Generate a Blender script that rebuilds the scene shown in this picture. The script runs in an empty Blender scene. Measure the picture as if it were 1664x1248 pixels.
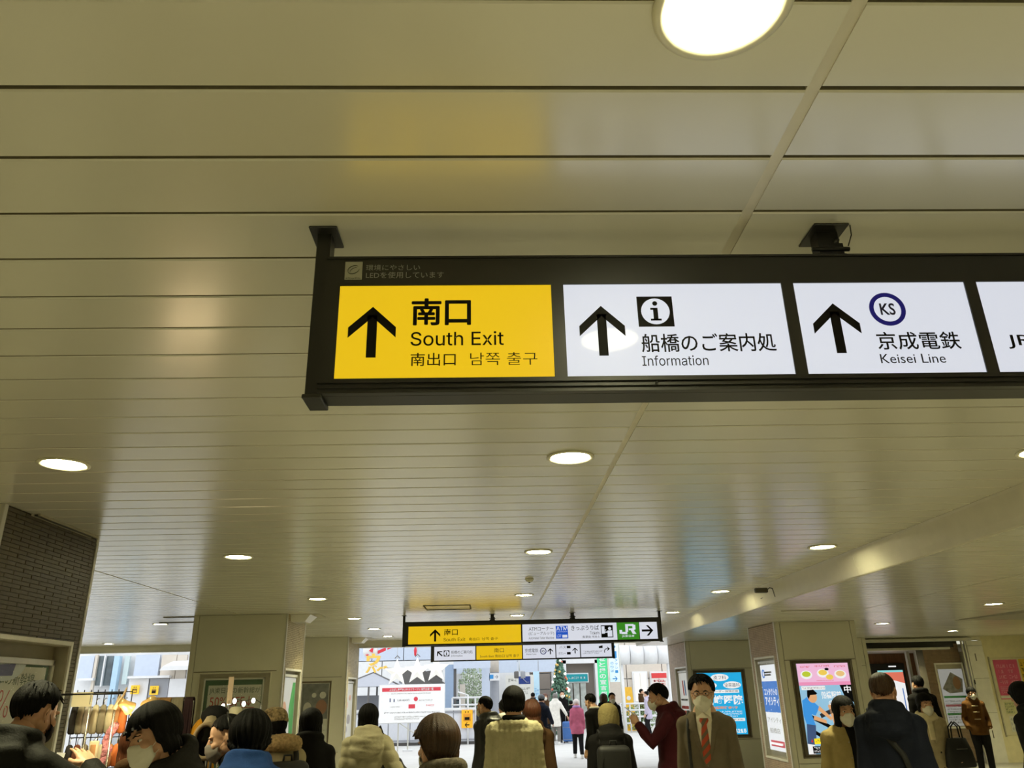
import bpy, bmesh, math, random
import numpy as np
from mathutils import Vector, Matrix, noise as mnoise
random.seed(7)
SC = bpy.context.scene
COL = SC.collection
PI = math.pi
def R(d): return math.radians(d)

# ------------------------------------------------------------------ camera
cam_d = bpy.data.cameras.new('camera'); cam = bpy.data.objects.new('camera', cam_d); COL.objects.link(cam)
SC.camera = cam
cam_d.sensor_width = 36.0; cam_d.lens = 36.0 * 1266.67 / 1664.0; cam_d.clip_start = 0.05; cam_d.clip_end = 300
_p, _r, _y = R(21.4823), R(-1.2802), R(1.8692)
_F = Vector((math.sin(_y)*math.cos(_p), math.cos(_y)*math.cos(_p), math.sin(_p)))
_r0 = Vector((math.cos(_y), -math.sin(_y), 0)); _u0 = _r0.cross(_F)
_R = _r0*math.cos(_r) + _u0*math.sin(_r); _U = _u0*math.cos(_r) - _r0*math.sin(_r)
cam.matrix_world = Matrix(((_R.x, _U.x, -_F.x, 0), (_R.y, _U.y, -_F.y, 0), (_R.z, _U.z, -_F.z, 1.7), (0, 0, 0, 1)))

# ------------------------------------------------------------------ world, exposure
LAMP_COL = (1.0, 0.94, 0.56)
LAMP_STR = 335.0
SKY_STR = 1.85
SIGN_STR = 0.85
w = bpy.data.worlds.new('overcast_sky'); SC.world = w; w.use_nodes = True
w.node_tree.nodes['Background'].inputs[0].default_value = (0.90, 0.95, 1.0, 1)
w.node_tree.nodes['Background'].inputs[1].default_value = SKY_STR
SC.view_settings.view_transform = 'Standard'; SC.view_settings.look = 'None'
SC.view_settings.gamma = 1.0; SC.view_settings.exposure = 0.0; SC.view_settings.use_curve_mapping = False

cy = SC.cycles
cy.max_bounces = 6; cy.diffuse_bounces = 5; cy.glossy_bounces = 3; cy.transmission_bounces = 3; cy.transparent_max_bounces = 8
cy.caustics_reflective = False; cy.caustics_refractive = False; cy.sample_clamp_indirect = 4.0

# ------------------------------------------------------------------ materials
def lin(c):
    return tuple(((v/255.0)/12.92 if v/255.0 <= 0.04045 else ((v/255.0+0.055)/1.055)**2.4) for v in c)
MATS = {}
def mat(name, col, rough=0.6, metal=0.0, var=0.06, scale=8.0, bump=0.0, bscale=60.0, spec=0.5, emit=0.0, stretch=None, coat=0.0, alpha=1.0, trans=0.0, sheen=0.0):
    """procedural Principled material: noise-varied colour (sRGB 0-255) with a fine bump"""
    if name in MATS: return MATS[name]
    m = bpy.data.materials.new(name); m.use_nodes = True
    nt = m.node_tree; b = nt.nodes['Principled BSDF']; L = nt.links.new
    c = lin(col)
    tc = nt.nodes.new('ShaderNodeTexCoord'); mp = nt.nodes.new('ShaderNodeMapping')
    L(tc.outputs['Object'], mp.inputs['Vector'])
    if stretch: mp.inputs['Scale'].default_value = stretch
    nz = nt.nodes.new('ShaderNodeTexNoise'); nz.inputs['Scale'].default_value = scale; nz.inputs['Detail'].default_value = 4
    L(mp.outputs[0], nz.inputs['Vector'])
    rp = nt.nodes.new('ShaderNodeValToRGB'); L(nz.outputs['Fac'], rp.inputs['Fac'])
    rp.color_ramp.elements[0].position = 0.3; rp.color_ramp.elements[1].position = 0.7
    rp.color_ramp.elements[0].color = (*[max(0, v*(1-var)) for v in c], 1)
    rp.color_ramp.elements[1].color = (*[min(1, v*(1+var)) for v in c], 1)
    L(rp.outputs[0], b.inputs['Base Color'])
    b.inputs['Roughness'].default_value = rough; b.inputs['Metallic'].default_value = metal
    b.inputs['Specular IOR Level'].default_value = spec
    if sheen: b.inputs['Sheen Weight'].default_value = sheen
    if coat: b.inputs['Coat Weight'].default_value = coat; b.inputs['Coat Roughness'].default_value = 0.04
    if emit:
        b.inputs['Emission Color'].default_value = (*c, 1); b.inputs['Emission Strength'].default_value = emit
    if trans: b.inputs['Transmission Weight'].default_value = trans
    if alpha < 1: b.inputs['Alpha'].default_value = alpha
    if bump:
        n2 = nt.nodes.new('ShaderNodeTexNoise'); n2.inputs['Scale'].default_value = bscale; n2.inputs['Detail'].default_value = 3
        L(mp.outputs[0], n2.inputs['Vector'])
        bp = nt.nodes.new('ShaderNodeBump'); bp.inputs['Strength'].default_value = bump; bp.inputs['Distance'].default_value = 0.01
        L(n2.outputs['Fac'], bp.inputs['Height']); L(bp.outputs[0], b.inputs['Normal'])
    MATS[name] = m
    return m
def lit(name, col, strength=None, gloss=True):
    """backlit acrylic or lamp face: emits its own colour, thin glossy skin"""
    m = mat(name, col, rough=0.4, var=0.0, scale=3, spec=0.2, emit=SIGN_STR if strength is None else strength, coat=0.12 if gloss else 0.0)
    for e in m.node_tree.nodes['Color Ramp'].color_ramp.elements: e.color = (*[v*0.22 for v in lin(col)], 1)   # the acrylic itself is dark when unlit
    return m

# ------------------------------------------------------------------ mesh helpers
class MB:
    """collects simple solids, then links them as ONE mesh object"""
    def __init__(s): s.v = []; s.f = []; s.mi = []; s.cur = 0; s.sm = []
    def add(s, vs, fs, smooth=False):
        o = len(s.v); s.v += [tuple(p) for p in vs]
        for f in fs: s.f.append(tuple(i+o for i in f)); s.mi.append(s.cur); s.sm.append(smooth)
        return s
    def box(s, x0, x1, y0, y1, z0, z1, ch=0.0):
        if ch <= 0:
            return s.add([(x0,y0,z0),(x1,y0,z0),(x1,y1,z0),(x0,y1,z0),(x0,y0,z1),(x1,y0,z1),(x1,y1,z1),(x0,y1,z1)],
                  [(0,3,2,1),(4,5,6,7),(0,1,5,4),(1,2,6,5),(2,3,7,6),(3,0,4,7)])
        bm = bmesh.new(); bmesh.ops.create_cube(bm, size=1)
        for q in bm.verts: q.co = Vector(((x0+x1)/2+q.co.x*(x1-x0), (y0+y1)/2+q.co.y*(y1-y0), (z0+z1)/2+q.co.z*(z1-z0)))
        bmesh.ops.bevel(bm, geom=list(bm.edges), offset=ch, segments=1, affect='EDGES', profile=0.5)
        bm.verts.index_update()
        s.add([q.co[:] for q in bm.verts], [[q.index for q in f.verts] for f in bm.faces]); bm.free(); return s
    def rbox(s, x0, x1, y0, y1, z0, z1, r, seg=3):
        bm = bmesh.new(); bmesh.ops.create_cube(bm, size=1)
        for q in bm.verts: q.co = Vector(((x0+x1)/2+q.co.x*(x1-x0), (y0+y1)/2+q.co.y*(y1-y0), (z0+z1)/2+q.co.z*(z1-z0)))
        bmesh.ops.bevel(bm, geom=list(bm.edges), offset=r, segments=seg, affect='EDGES', profile=0.5)
        bm.verts.index_update()
        s.add([q.co[:] for q in bm.verts], [[q.index for q in f.verts] for f in bm.faces], True); bm.free(); return s
    def tube(s, pts, rad, n=8, caps=True, ry=None):
        pts = [Vector(p) for p in pts]; k = len(pts)
        rad = [rad]*k if not isinstance(rad, (list, tuple)) else rad
        up = Vector((0,0,1)); vs = []; last = None
        for i, p in enumerate(pts):
            t = (pts[min(i+1,k-1)]-pts[max(i-1,0)])
            t = t.normalized() if t.length > 1e-9 else Vector((0,0,1))
            a = last if last is not None else (up.cross(t) if abs(t.z) < 0.95 else Vector((1,0,0)))
            a = (a - t*a.dot(t)); a = a.normalized() if a.length > 1e-6 else t.orthogonal().normalized()
            b = t.cross(a); last = a
            for j in range(n):
                q = 2*PI*j/n
                vs.append(p + a*math.cos(q)*rad[i] + b*math.sin(q)*(rad[i] if ry is None else rad[i]*ry))
        fs = []
        for i in range(k-1):
            for j in range(n):
                fs.append((i*n+j, i*n+(j+1)%n, (i+1)*n+(j+1)%n, (i+1)*n+j))
        if caps: fs.append(tuple(range(n-1,-1,-1))); fs.append(tuple(range((k-1)*n, k*n)))
        return s.add(vs, fs, True)
    def loft(s, rings, caps=True, smooth=True):
        n = len(rings[0]); vs = [p for r_ in rings for p in r_]; fs = []
        for i in range(len(rings)-1):
            for j in range(n): fs.append((i*n+j, i*n+(j+1)%n, (i+1)*n+(j+1)%n, (i+1)*n+j))
        if caps: fs.append(tuple(range(n-1,-1,-1))); fs.append(tuple(range((len(rings)-1)*n, len(rings)*n)))
        return s.add(vs, fs, smooth)
    def ell(s, c, r, n=12, m=8, rot=None):
        vs = []; M_ = rot or Matrix.Identity(3)
        for i in range(m+1):
            t = PI*i/m
            for j in range(n):
                a = 2*PI*j/n
                vs.append(Vector(c) + M_ @ Vector((r[0]*math.sin(t)*math.cos(a), r[1]*math.sin(t)*math.sin(a), r[2]*math.cos(t))))
        fs = [(i*n+j, (i+1)*n+j, (i+1)*n+(j+1)%n, i*n+(j+1)%n) for i in range(m) for j in range(n)]
        return s.add(vs, fs, True)
    def prism(s, poly, y0, y1):
        """outline in local XZ pushed from y0 (front) to y1 (back)"""
        n = len(poly); a = sum(poly[i][0]*poly[(i+1)%n][1]-poly[(i+1)%n][0]*poly[i][1] for i in range(n))
        if a < 0: poly = poly[::-1]
        vs = [(p[0],y0,p[1]) for p in poly]+[(p[0],y1,p[1]) for p in poly]
        fs = [tuple(range(n)), tuple(range(2*n-1,n-1,-1))]+[(i,i+n,(i+1)%n+n,(i+1)%n) for i in range(n)]
        return s.add(vs, fs)
    def disc(s, cx, cz, r, y0, y1, n=32, r2=None):
        return s.prism([(cx+r*math.cos(2*PI*i/n), cz+(r2 or r)*math.sin(2*PI*i/n)) for i in range(n)], y0, y1)
    def ring(s, cx, cz, r0, r1, y0, y1, n=40):
        vs=[]; fs=[]
        for i in range(n):
            c_, s_ = math.cos(2*PI*i/n), math.sin(2*PI*i/n)
            vs += [(cx+r0*c_,y0,cz+r0*s_),(cx+r1*c_,y0,cz+r1*s_),(cx+r1*c_,y1,cz+r1*s_),(cx+r0*c_,y1,cz+r0*s_)]
        for i in range(n):
            a, b = i*4, ((i+1)%n)*4
            fs += [(a,a+1,b+1,b),(a+1,a+2,b+2,b+1),(a+2,a+3,b+3,b+2),(a+3,a,b,b+3)]
        return s.add(vs, fs)
    def lathe(s, prof, n=24, c=(0,0,0)):
        return s.loft([[(c[0]+r_*math.cos(2*PI*j/n), c[1]+r_*math.sin(2*PI*j/n), c[2]+z) for j in range(n)] for r_, z in prof])
    def mesh(s, name):
        me = bpy.data.meshes.new(name); me.from_pydata(s.v, [], s.f)
        if any(s.sm): me.polygons.foreach_set('use_smooth', s.sm)
        if any(s.mi): me.polygons.foreach_set('material_index', s.mi)
        me.update(); return me
    def build(s, name, m, parent=None, loc=(0,0,0), rz=0, kind=None):
        return link(name, s.mesh(name), m, parent, loc, rz, kind)
def link(name, me, m, parent=None, loc=(0,0,0), rz=0, kind=None):
    o = bpy.data.objects.new(name, me); COL.objects.link(o)
    if m is not None and not len(me.materials):
        for q in (m if isinstance(m, (list,tuple)) else [m]): me.materials.append(q)
    o.parent = parent; o.location = loc; o.rotation_euler[2] = rz
    if kind: o['kind'] = kind
    return o
def empty(name, loc, rz=0, label=None, cat=None, group=None, parent=None):
    o = bpy.data.objects.new(name, None); COL.objects.link(o); o.empty_display_size = 0.1
    o.location = loc; o.rotation_euler[2] = rz; o.parent = parent
    if label: tag(o, label, cat, group)
    return o
def tag(o, label, cat=None, group=None, kind=None):
    if label: o['label'] = label
    if cat: o['category'] = cat
    if group: o['group'] = group
    if kind: o['kind'] = kind
    return o
def copy_tree(o, parent=None):
    c = o.copy(); COL.objects.link(c); c.parent = parent
    for ch in list(o.children): copy_tree(ch, c)
    return c
# ---- lettering: the built-in font turned into thin mesh and fitted to a rectangle (u0,u1,v0,v1) of the local XZ plane
TXT = {}
def sans_font():
    try:    # the sans serif that ships inside Blender itself; the default font stands in when it is missing
        return bpy.data.fonts.load(bpy.utils.system_resource('DATAFILES', path='fonts')+'/Inter.woff2')
    except Exception: return None
FONT = sans_font()
def text_mesh(s, bold=0.0, vertical=False):
    key = (s, bold, vertical)
    if key in TXT: return TXT[key]
    cu = bpy.data.curves.new('t', 'FONT'); cu.body = '\n'.join(s) if vertical else s
    cu.size = 1.0
    if FONT and s.isascii() and 'K' not in s: cu.font = FONT
    cu.fill_mode = 'FRONT'; cu.offset = bold; cu.resolution_u = 3; cu.align_x = 'CENTER' if vertical else 'LEFT'; cu.space_line = 0.82 if vertical else 1.0
    ob = bpy.data.objects.new('t', cu)
    me = bpy.data.meshes.new_from_object(ob)
    co = np.empty(len(me.vertices)*3, 'f'); me.vertices.foreach_get('co', co); co = co.reshape(-1,3)
    fs = [tuple(p.vertices) for p in me.polygons]
    bpy.data.objects.remove(ob); bpy.data.curves.remove(cu); bpy.data.meshes.remove(me)
    TXT[key] = (co, fs); return TXT[key]
def text(s, rect, parent, m, w=0.0015, bold=0.0, name='lettering', vertical=False, skew=0.0, keep=False, fat=0.0):
    co, fs = text_mesh(s, bold, vertical)
    lo, hi = co.min(0), co.max(0); u0, u1, v0, v1 = rect
    sx = (u1-u0)/max(hi[0]-lo[0],1e-6); sz = (v1-v0)/max(hi[1]-lo[1],1e-6)
    if keep: sx = min(sx, sz); sz = sx
    mb = MB()
    for k, (du, dv) in enumerate(((0,0),(fat,0),(-fat,0),(0,fat),(0,-fat),(fat*.7,fat*.7),(-fat*.7,fat*.7),(fat*.7,-fat*.7),(-fat*.7,-fat*.7)) if fat else ((0,0),)):
      mb.add([(du+u0+(p[0]-lo[0])*sx+skew*(p[1]-lo[1])*sz, -w+k*2e-5, dv+v0+(p[1]-lo[1])*sz) for p in co], fs)
    return mb.build(name, m, parent)
def strokes(rect, parent, m, rows, seed=0, w=0.0015, fill=0.62, name='small_print', kind=None):
    """print too small to read in the photograph: rows of short glyph-sized strokes"""
    rr = random.Random(seed); u0, u1, v0, v1 = rect; mb = MB(); rh = (v1-v0)/rows
    for k in range(rows):
        h = rh*fill; z = v1-(k+1)*rh+rh*(1-fill)/2; u = u0; end = u1-(u1-u0)*rr.uniform(0,0.25)*(k>0)
        while u < end-h*0.5:
            g = h*rr.uniform(0.7,0.95)
            for q in range(rr.choice((2,3,3))):
                if rr.random() < 0.5:
                    zz = z+h*rr.choice((0,0.42,0.82)); mb.box(u, u+g*0.85, -w, 0, zz, zz+h*0.17)
                else:
                    uu = u+g*rr.choice((0,0.35,0.7)); mb.box(uu, uu+g*0.17, -w, 0, z, z+h)
            u += g*1.12
    return mb.build(name, m, parent)
def arrow_poly(cx, cz, h, ang=0):
    """the station sign arrow: chevron head with a stem, pointing up, total height h"""
    k = h; P = [(0,.5),(.47,.09),(.47,-.11),(.095,.215),(.095,-.5),(-.095,-.5),(-.095,.215),(-.47,-.11),(-.47,.09)]
    c_, s_ = math.cos(R(ang)), math.sin(R(ang))
    return [(cx+k*(x*c_-z*s_), cz+k*(x*s_+z*c_)) for x, z in P]
def arrow(mb, cx, cz, h, ang, y0, y1):
    # concave outline: three convex prisms
    k = h; c_, s_ = math.cos(R(ang)), math.sin(R(ang))
    T = lambda L: [(cx+k*(x*c_-z*s_), cz+k*(x*s_+z*c_)) for x, z in L]
    mb.prism(T([(0,.5),(.47,.09),(.47,-.11),(0,.295)]), y0, y1); mb.prism(T([(0,.5),(0,.295),(-.47,-.11),(-.47,.09)]), y0, y1)
    mb.prism(T([(.095,.33),(.095,-.5),(-.095,-.5),(-.095,.33)]), y0, y1); return mb
# ================================================================== the setting
M_plank = mat('cream_enamel_plank', (222,219,203), rough=0.27, var=0.035, scale=1.3, bump=0.04, bscale=5, spec=0.6)
_b = M_plank.node_tree.nodes['Principled BSDF']; _b.inputs['Coat Weight'].default_value = 0.85; _b.inputs['Coat Roughness'].default_value = 0.24; _b.inputs['Coat IOR'].default_value = 1.85
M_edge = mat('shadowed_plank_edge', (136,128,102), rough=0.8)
M_gap = mat('dark_ceiling_void', (100,92,72), rough=0.9)
M_strip = mat('cream_joint_strip', (216,210,192), rough=0.4)
M_beam = mat('cream_bulkhead_sheet', (216,210,190), rough=0.36, var=0.03, spec=0.4)
M_panel = mat('cream_steel_panel', (216,213,192), rough=0.42, var=0.03, scale=2, bump=0.03, bscale=30)
M_groove = mat('dark_joint', (70,66,52), rough=0.8)
M_alu = mat('pale_aluminium', (205,203,192), rough=0.35, metal=0.2)
M_white = mat('white_painted_steel', (222,220,208), rough=0.4)
M_mortar = mat('olive_mortar', (58,52,36), rough=0.9, bump=0.2)
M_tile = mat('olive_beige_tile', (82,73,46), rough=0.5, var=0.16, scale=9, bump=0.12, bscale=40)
M_mortar2 = mat('pale_mortar', (128,116,94), rough=0.9, bump=0.2)
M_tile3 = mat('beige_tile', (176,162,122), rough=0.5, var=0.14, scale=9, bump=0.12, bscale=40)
M_tile2 = mat('rose_beige_tile', (176,154,130), rough=0.55, var=0.14, scale=9, bump=0.12, bscale=40)
M_black = mat('satin_black_steel', (34,33,29), rough=0.38, spec=0.5, var=0.1)
M_glass = mat('clear_glass', (235,240,240), rough=0.03, alpha=0.05, spec=0.8, var=0.0)

def floor_mat():
    m = bpy.data.materials.new('polished_floor_tile'); m.use_nodes = True; nt = m.node_tree; b = nt.nodes['Principled BSDF']
    tc = nt.nodes.new('ShaderNodeTexCoord'); br = nt.nodes.new('ShaderNodeTexBrick'); br.offset = 0.0
    br.inputs['Scale'].default_value = 1.0; br.inputs['Brick Width'].default_value = 0.4; br.inputs['Row Height'].default_value = 0.4; br.inputs['Mortar Size'].default_value = 0.004
    br.inputs['Color1'].default_value = (*lin((176,173,162)),1); br.inputs['Color2'].default_value = (*lin((162,159,150)),1); br.inputs['Mortar'].default_value = (*lin((110,104,92)),1)
    nt.links.new(tc.outputs['Object'], br.inputs['Vector']); nt.links.new(br.outputs['Color'], b.inputs['Base Color'])
    b.inputs['Roughness'].default_value = 0.35; return m
M_floor = floor_mat()
M_pave = mat('pale_plaza_paving', (205,203,198), rough=0.7, var=0.05, scale=2, bump=0.05)

fl = MB().box(-12, 14, -8, 20, -0.15, 0).build('floor', M_floor); tag(fl, 'pale tiled concourse floor under the crowd', kind='structure')
tp = MB()
for k in range(60):
    tp.box(-10+k*0.3+0.005, -10+(k+1)*0.3-0.005, 18.9, 19.2, 0.0, 0.004)
tp.build('tactile_strip', mat('yellow_tactile_paving', (206,178,86), rough=0.7), fl, kind='stuff')

# ---- main ceiling: backing slab, planks running across, joint strips running away from the camera
PITCH = 0.2325; Y0 = 1.322
ceil_ = MB().box(-12, 14, -8, 20.2, 2.918, 3.1).build('ceiling', M_gap); tag(ceil_, 'cream plank ceiling of the station concourse', kind='structure')
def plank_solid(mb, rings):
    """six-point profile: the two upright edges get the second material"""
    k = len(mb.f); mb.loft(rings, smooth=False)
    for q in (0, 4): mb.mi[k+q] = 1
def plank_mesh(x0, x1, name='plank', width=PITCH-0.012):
    g = width/2; r_ = 0.004
    prof = [(-g,0.014),(-g,r_),(-g+r_,0),(g-r_,0),(g,r_),(g,0.014)]
    mb = MB(); plank_solid(mb, [[(x0,y,z) for y,z in prof],[(x1,y,z) for y,z in prof]]); return mb.mesh(name)
COLS = [(-3.918,0.697),(0.727,3.497)]
for ci, (x0, x1) in enumerate(COLS):
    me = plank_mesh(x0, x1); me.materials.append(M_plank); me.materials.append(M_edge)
    for k in range(-2, 36):
        o = bpy.data.objects.new('plank', me); COL.objects.link(o); o.parent = ceil_
        o.location = (0, Y0+(k+0.5)*PITCH, 2.9); o.rotation_euler = (R(random.uniform(-.25,.25)), 0, 0)
far = MB()
def plank_rows(mb, x0, x1, k0, k1, z, pitch=PITCH, y00=Y0):
    g = (pitch-0.012)/2; prof = [(-g,0.014),(-g,0.004),(-g+0.004,0),(g-0.004,0),(g,0.004),(g,0.014)]
    for k in range(k0, k1):
        yc = y00+(k+0.5)*pitch; t = random.uniform(-.0005,.0005)
        plank_solid(mb, [[(x,yc+y,z+zz+t*(1 if y>0 else -1)) for y,zz in prof] for x in (x0,x1)])
for x0, x1 in COLS: plank_rows(far, x0, x1, 36, 81, 2.9); plank_rows(far, x0, x1, -38, -2, 2.9)
plank_rows(far, -10.2, -3.942, -38, 81, 2.9)
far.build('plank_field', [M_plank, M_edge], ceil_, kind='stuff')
MB().box(0.697, 0.727, -7.5, 20.1, 2.9035, 2.917).build('joint_strip', M_strip, ceil_)
MB().box(-3.942, -3.918, -7.5, 20.1, 2.909, 2.917).build('joint_strip', M_strip, ceil_)

# ---- lower ceiling on the right behind a stepped bulkhead
cr = MB().box(3.58, 12.6, -8, 20.2, 2.678, 2.75).build('ceiling', M_gap); tag(cr, 'lower plank ceiling right of the stepped bulkhead', kind='structure')
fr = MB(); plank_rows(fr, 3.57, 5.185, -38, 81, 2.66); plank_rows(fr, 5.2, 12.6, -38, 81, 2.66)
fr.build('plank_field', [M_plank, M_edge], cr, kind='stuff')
bk = MB(); y_ = -8.0
def bulk(y0, y1):
    prof = [(3.500,2.9),(3.506,2.88),(3.535,2.72),(3.548,2.664),(3.556,2.655),(3.572,2.655),(3.60,2.70),(3.60,2.9)]
    return MB().loft([[(x,y,z) for x,z in prof] for y in (y0,y1)], smooth=False)
tr = bulk(-8,-7.99).build('trim_1', M_beam); tag(tr, 'stepped cream bulkhead between the two ceiling levels', kind='structure')
for k in range(9):
    bulk(-7.99+k*3.11+0.0015, -7.99+(k+1)*3.11-0.0015).build('bulkhead_panel', M_beam, tr)

# ---- enclosing walls the camera does not look at
for nm, b_, lb in (('wall_back', (-12,14,-8.2,-8,0,3), 'cream wall closing the concourse behind the camera'),
                   ('wall_left', (-10.6,-10.3,-8,20.2,0,3), 'cream side wall at the far left of the hall')):
    tag(MB().box(*b_).build(nm, M_panel), lb, kind='structure')
tag(MB().box(12.6,12.9,-8,24,0,3).build('wall_right', M_panel), 'cream side wall at the far right of the hall', kind='structure')

# ---- tiled pillars
BR_H, BR_L = 0.0275, 0.21
def tile_face(root, y0, y1, z0, z1, hole, m, singles=False, side=1):
    """running-bond tiles on local plane x=0 (facing +x when side=1); hole = (y0,y1,z0,z1) left free"""
    me = MB().box(0, 0.006*side, 0.0025, BR_L-0.0025, 0.0025, BR_H-0.0025).mesh('tile') if side > 0 else MB().box(-0.006, 0, 0.0025, BR_L-0.0025, 0.0025, BR_H-0.0025).mesh('tile')
    me.materials.append(m); rest = MB(); n = 0; rr = random.Random(3)
    rows = int((z1-z0)/BR_H)
    for k in range(rows-1, -1, -1):
        z = z0+k*BR_H; off = (k % 2)*BR_L/2; y = y0-off
        while y < y1-0.004:
            a, b_ = max(y, y0), min(y+BR_L, y1); y += BR_L
            segs = [(a, b_)]
            if hole and z+BR_H > hole[2] and z < hole[3]:
                segs = [(a, min(b_, hole[0])), (max(a, hole[1]), b_)]
            for p, q in segs:
                if q-p < 0.012: continue
                d = rr.uniform(-0.0012, 0.0016)
                if singles and n < 300:
                    o = bpy.data.objects.new('tile', me); COL.objects.link(o); o.parent = root
                    o.location = (d, p, z); o.scale = (1, (q-p)/BR_L, 1); n += 1
                else:
                    x0_, x1_ = (0, 0.006+d) if side > 0 else (-0.006-d, 0)
                    rest.box(x0_, x1_, p+0.0025, q-0.0025, z+0.0025, z+BR_H-0.0025)
    rest.build('tile_field', m, root, kind='stuff')
def pillar(name, x0, x1, y0, y1, zt, label, side, m_tile, hole, singles=False, splits=(2.065, 0.56)):
    """pillar whose tiled face looks at the corridor (side=+1: face x1, side=-1: face x0); cream steel panels on the front"""
    xf = x1 if side > 0 else x0
    core = MB()
    if hole:   # leave the display-case recess free
        d = 0.12; xi0, xi1 = (x0, x1-d) if side > 0 else (x0+d, x1)
        core.box(xi0, xi1, y0+0.03, y1, 0, zt)
        s0, s1 = (x1-d, x1) if side > 0 else (x0, x0+d)
        core.box(s0, s1, y0+0.03, hole[0], 0, zt); core.box(s0, s1, hole[1], y1, 0, zt)
        core.box(s0, s1, hole[0], hole[1], hole[3], zt); core.box(s0, s1, hole[0], hole[1], 0, hole[2])
    else: core.box(x0, x1, y0+0.03, y1, 0, zt)
    root = MB(); root.v, root.f, root.mi, root.sm = [], [], [], []
    o = empty(name, (xf, 0, 0))
    for i in range(0, len(core.v)): core.v[i] = (core.v[i][0]-xf, core.v[i][1], core.v[i][2])
    base = core.build('core', M_mortar if singles else M_mortar2, o)
    tag(o, label, kind='structure')
    tile_face(o, y0+0.035, y1-0.03, 0.06, zt, hole, m_tile, singles, side)
    # corner trims
    t = 0.03
    sx = lambda a, b_: (a, b_) if side > 0 else (-b_, -a)
    a, b_ = sx(-0.012, 0.012)
    MB().box(a, b_, y0-0.012, y0+0.03, 0, zt, 0.003).build('corner_trim', M_alu, o); MB().box(a, b_, y1-0.028, y1+0.006, 0, zt, 0.003).build('corner_trim', M_alu, o)
    a, b_ = sx(-(x1-x0)+0.0, -(x1-x0)+0.012)
    # cream front panels with recessed joints, and the two flanking vertical strips
    W = x1-x0; st = 0.09
    lx = (lambda u: u-W) if side > 0 else (lambda u: u)    # u measured from left edge of front face
    g = 0.004
    for u0, u1 in ((0.0, st), (W-st-(0.012 if side > 0 else 0), W-(0.012 if side > 0 else 0))):
        MB().box(lx(u0)+g, lx(u1)-g, y0, y0+0.03, 0.02, zt, 0.002).build('panel', M_panel, o)
    zs = [0.02]+sorted(splits)+[zt]
    for k in range(len(zs)-1):
        if k == 1: continue
        MB().box(lx(st)+g, lx(W-st)-g, y0, y0+0.03, zs[k]+g, zs[k+1]-g, 0.002).build('panel', M_panel, o)
    return o, lx, W
def frame_panel(o, u0, u1, z0, z1, h, y0, m=None):
    """front panel (local coords) around a case opening h=(u0,u1,z0,z1)"""
    mb = MB(); g = 0.004
    for b_ in ((u0+g,h[0],z0+g,z1-g),(h[1],u1-g,z0+g,z1-g),(h[0],h[1],h[3],z1-g),(h[0],h[1],z0+g,h[2])):
        if b_[1]-b_[0] > 0.002 and b_[3]-b_[2] > 0.002: mb.box(b_[0], b_[1], y0, y0+0.03, b_[2], b_[3])
    return mb.build('panel', m or M_panel, o)

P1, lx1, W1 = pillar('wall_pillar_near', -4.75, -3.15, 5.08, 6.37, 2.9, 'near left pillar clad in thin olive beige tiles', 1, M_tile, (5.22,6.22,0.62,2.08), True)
frame_panel(P1, lx1(0.09), lx1(W1-0.09), 0.56, 2.065, (lx1(.3),lx1(.31),1.,1.01), 5.08)
P2, lx2, W2 = pillar('wall_pillar_mid', -4.64, -3.19, 12.8, 14.08, 2.9, 'left pillar behind the market stall with cream front panels', 1, M_tile3, (12.93,13.95,0.6,2.07))
frame_panel(P2, lx2(0.09), lx2(W2-0.09), 0.56, 2.065, (-4.44+3.19,-3.375+3.19,0.6,2.035), 12.8)
P3, lx3, W3 = pillar('wall_pillar_far', -4.75, -3.19, 18.4, 19.95, 2.9, 'far left pillar beside the exit with a poster', 1, M_tile3, (18.6,19.7,0.58,2.03))
frame_panel(P3, lx3(0.09), lx3(W3-0.09), 0.56, 2.065, (-4.2+3.19,-3.5+3.19,0.6,1.99), 18.4)
P4, lx4, W4 = pillar('wall_pillar_right', 4.63, 5.97, 13.2, 14.58, 2.66, 'right pillar with rose beige tiles and a bright advertising screen', -1, M_tile2, (13.4,14.4,0.6,2.12))
frame_panel(P4, lx4(0.09), lx4(W4-0.09), 0.56, 2.065, (0.18,1.17,0.64,2.06), 13.2)
P5, lx5, W5 = pillar('wall_pillar_exit', 4.37, 8.5, 18.4, 20.2, 2.66, 'right pillar at the exit with a blue clinic poster', -1, M_tile2, (18.5,19.6,0.6,2.1), splits=(2.065,0.62))
frame_panel(P5, 0.09, 1.5, 0.62, 2.065, (0.03+0.09,1.27,0.66,2.04), 18.4)
frame_panel(P5, 1.5, W5-0.09, 0.62, 2.065, (3.,3.01,1.,1.01), 18.4)

# ---- lintels over the two openings to the street
for x0, x1, lb in ((-10.3,-4.7,'cream lintel over the left opening'), (-3.19,4.37,'cream lintel above the south exit')):
    o = MB().box(x0, x1, 20.0, 20.2, 2.742, 2.92).build('trim_2', M_panel); tag(o, lb, kind='structure')
    MB().box(x0, x1, 19.985, 20.0, 2.742, 2.762).build('edge_strip', M_alu, o)
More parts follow.
